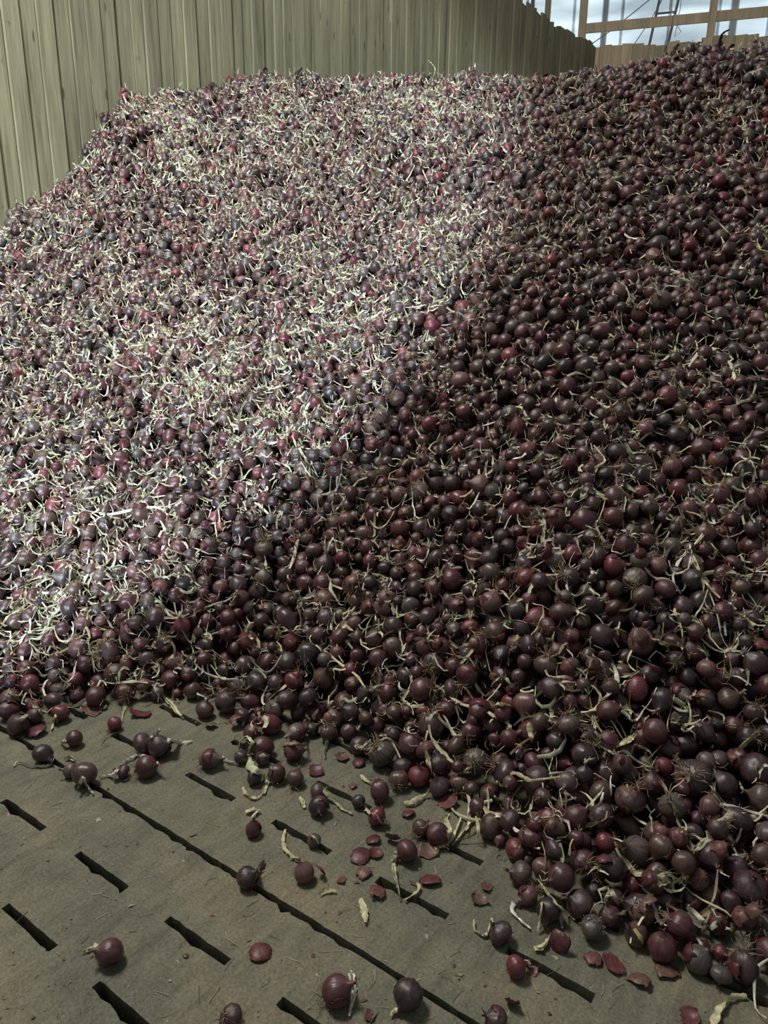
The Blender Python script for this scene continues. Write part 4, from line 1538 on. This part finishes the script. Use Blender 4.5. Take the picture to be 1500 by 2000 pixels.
for _ in range(220):                        # hair-thin root and leaf shreds
    px, py = HR.uniform(-20, 1250), HR.uniform(1400, 2020)
    p = at_z(px, py, 0.0)
    if bilinear(HL, p[0], p[1]) > 0.01 or over_slot(p[0], p[1]):
        continue
    c = curl(HR, p + (0, 0, 0.002), (HR.normal(), HR.normal(), 0), HR.uniform(0.015, 0.06), 4, 0.4)
    c[:, 2] = 0.002 + np.abs(c[:, 2] - 0.002) * 0.12
    ribbon(gb, c, HR.uniform(0.0007, 0.0018), leaf_tint(HR) * 0.55, HR, taper=False)
tag(obj('floor_crumbs', gb.mesh('floor_crumbs', M_GRIT, False)), 'chips, dust crumbs and root shreds strewn over the slotted floor', 'crumbs', kind='stuff')

# ------------------------------------------------------------------ labels for the onions and leaves of the heap that were not placed by hand
MARKS = []
for i, tone, sz, label, e in ONION_OBJ:
    if label and (i >= 43 or i in (18, 19, 38, 39)):
        MARKS.append((label, PXU[i], PXV[i]))
for o, label, u, v in LEAF_OBJ:
    MARKS.append((label, u, v))
ORD = ['nearest', 'second nearest', 'third nearest', 'fourth nearest', 'fifth nearest', 'sixth nearest', 'seventh nearest', 'eighth nearest', 'ninth nearest', 'tenth nearest', 'eleventh nearest', 'twelfth nearest', 'thirteenth nearest', 'fourteenth nearest', 'fifteenth nearest', 'sixteenth nearest']
NICK = {
    'straight pale stalk standing upright on the mid slope of the heap': 'upright mid-slope stalk',
    'long wavy pale leaf lying level across the heap front': 'long wavy pale leaf',
    'long S-curved straw leaf running uphill from the heap corner': 'S-curved straw leaf',
    'long thin pale leaf slanting over the near slope': 'long thin slanting leaf',
    'broad pale leaf slanting up at the frame edge': 'broad leaf at the frame edge',
    'wide greenish straw leaf beside the tall raspberry onion': 'tall raspberry onion',
    'pale stalk hanging down the heap edge above the slot': 'stalk hanging above the slot',
    'flat pale leaf lying level on the slope': 'flat level pale leaf',
    'pale stalk pointing downhill in the middle of the near slope': 'downhill-pointing pale stalk',
    'long dry stalk running down from the heap to the floor': 'long dry stalk reaching the floor',
    'flat pale leaf tuft below the large charcoal-dark onion': 'flat pale leaf tuft',
    'short frayed pale stalk on the heap below the red onion pair': 'short frayed pale stalk',
    'short wide pale leaf on the lower heap': 'short wide pale leaf',
    'pale broad leaf lying level low on the heap': 'broad level pale leaf',
    'pale frayed leaf hanging over the heap edge': 'frayed leaf over the heap edge',
    'pale frayed stalk sliding off the heap onto the floor': 'frayed stalk sliding to the floor',
    'wide wine onion low on the heap above the shiny egg-shaped red one': 'shiny egg-shaped red onion',
    'brown onion with a pale stalk hanging straight down to the floor': 'onion with straight hanging stalk',
    'tall wine onion standing at the heap edge': 'tall wine onion at the edge',
    'upright red onion next to the one with splayed roots': 'onion with splayed roots',
    'dusty pink onion with wiry roots hanging to the floor': 'onion with roots hanging to floor',
    'brown onion with a pale pink pointed tip': 'onion with pale pink tip',
    'glossy deep red onion at the front corner of the heap': 'glossy red corner onion',
    'onion crusted with grey mould at the front of the heap': 'mould-crusted onion',
    'onion with a pale yellow scar at the front of the heap': 'yellow-scarred onion',
    'largest dark wine onion at the front with a short upright neck': 'largest front onion',
    'long pear-shaped plum onion with its neck down and roots on top': 'long pear-shaped plum onion',
    'shiny purple onion with dry stems fanned across it': 'onion under fanned stems',
    'large smooth charcoal-dark onion in the lower heap': 'large charcoal-dark onion',
    'bright red striped onion low in the heap': 'bright red striped onion',
    'wide plum onion uphill of the mould-crusted one': 'wide plum onion',
    'warm brown pear-shaped onion with a fat neck in the mid heap': 'brown pear-shaped onion',
    'round raspberry-red onion showing between brown ones': 'round raspberry-red onion',
    'big round red onion in the middle of the lower slope': 'big round red mid-slope onion',
    'dark onion with pale curl on top at the heap edge by the wall side': 'dark onion with pale curl',
    'thin green stem hanging from the heap to the floor': 'thin green hanging stem',
}
MARKS = [(NICK[l], u, v) for l, u, v in MARKS if l in NICK]


def mark_label(u, v, desc_of, peers, desc):
    """desc + where: the rank among things of the same description on the same side of the closest landmark."""
    best = None
    for name, mu, mv in sorted(MARKS, key=lambda m: (m[1] - u) ** 2 + (m[2] - v) ** 2)[:14]:
        side = lambda a, b: 'uphill of' if b - mv < -abs(a - mu) * 0.6 else 'downhill of' if b - mv > abs(a - mu) * 0.6 else 'beside'
        s = side(u, v)
        d = math.hypot(u - mu, v - mv)
        rank = sum(1 for (pu, pv, pd) in peers if pd == desc and side(pu, pv) == s and math.hypot(pu - mu, pv - mv) < d - 1e-6)
        if best is None or rank < best[0]:  # closest landmark first; farther ones only for a lower rank
            best = (rank, s, name)
        if rank == 0:
            break
    return best


def describe_onion(i, tone, sz):
    extra = ''
    if i >= NH:
        ax = AX[i]
        to_eye = EYE - S[i, :3]
        to_eye /= np.linalg.norm(to_eye)
        c = ax @ to_eye
        if ROO[i] == 2 and c < -0.35:
            extra = ' root-end-out'
        elif STY[i] >= 2 and c > -0.2:
            extra = ' leafy-topped'
    return f'{sz} {TONE_WORD[tone]}{extra} onion'


def give_labels(rows):
    """rows: (object or None, u, v, description). Things placed by hand count in the ranks and keep their own labels."""
    peers = [(u, v, d) for _o, u, v, d in rows]
    for o, u, v, d in rows:
        if o is not None:
            rank, s, name = mark_label(u, v, None, peers, d)
            o['label'] = f'{d}, {ORD[min(rank, len(ORD) - 1)]} {s} the {name}'


give_labels([(None if l else e, PXU[i], PXV[i], describe_onion(i, t, s)) for i, t, s, l, e in ONION_OBJ])


def describe_leaf(L, tint, wd):
    col = 'greenish' if tint[1] > tint[0] else 'brown' if tint[0] < 0.37 else 'straw-yellow' if tint[2] < 0.36 else 'whitish'
    return f'{"long" if L > 0.15 else "short" if L < 0.09 else "middling"} {"broad" if wd > 0.008 else "narrow"} {col} dry leaf'


give_labels([(o, u, v, describe_leaf(L, t, w)) for o, u, v, L, t, w in AUTO_LEAF_OBJ])
give_labels([(o, u, v, f'{"wide" if r > 0.026 else "small"} {t} onion skin') for o, u, v, r, t in AUTO_SKIN])
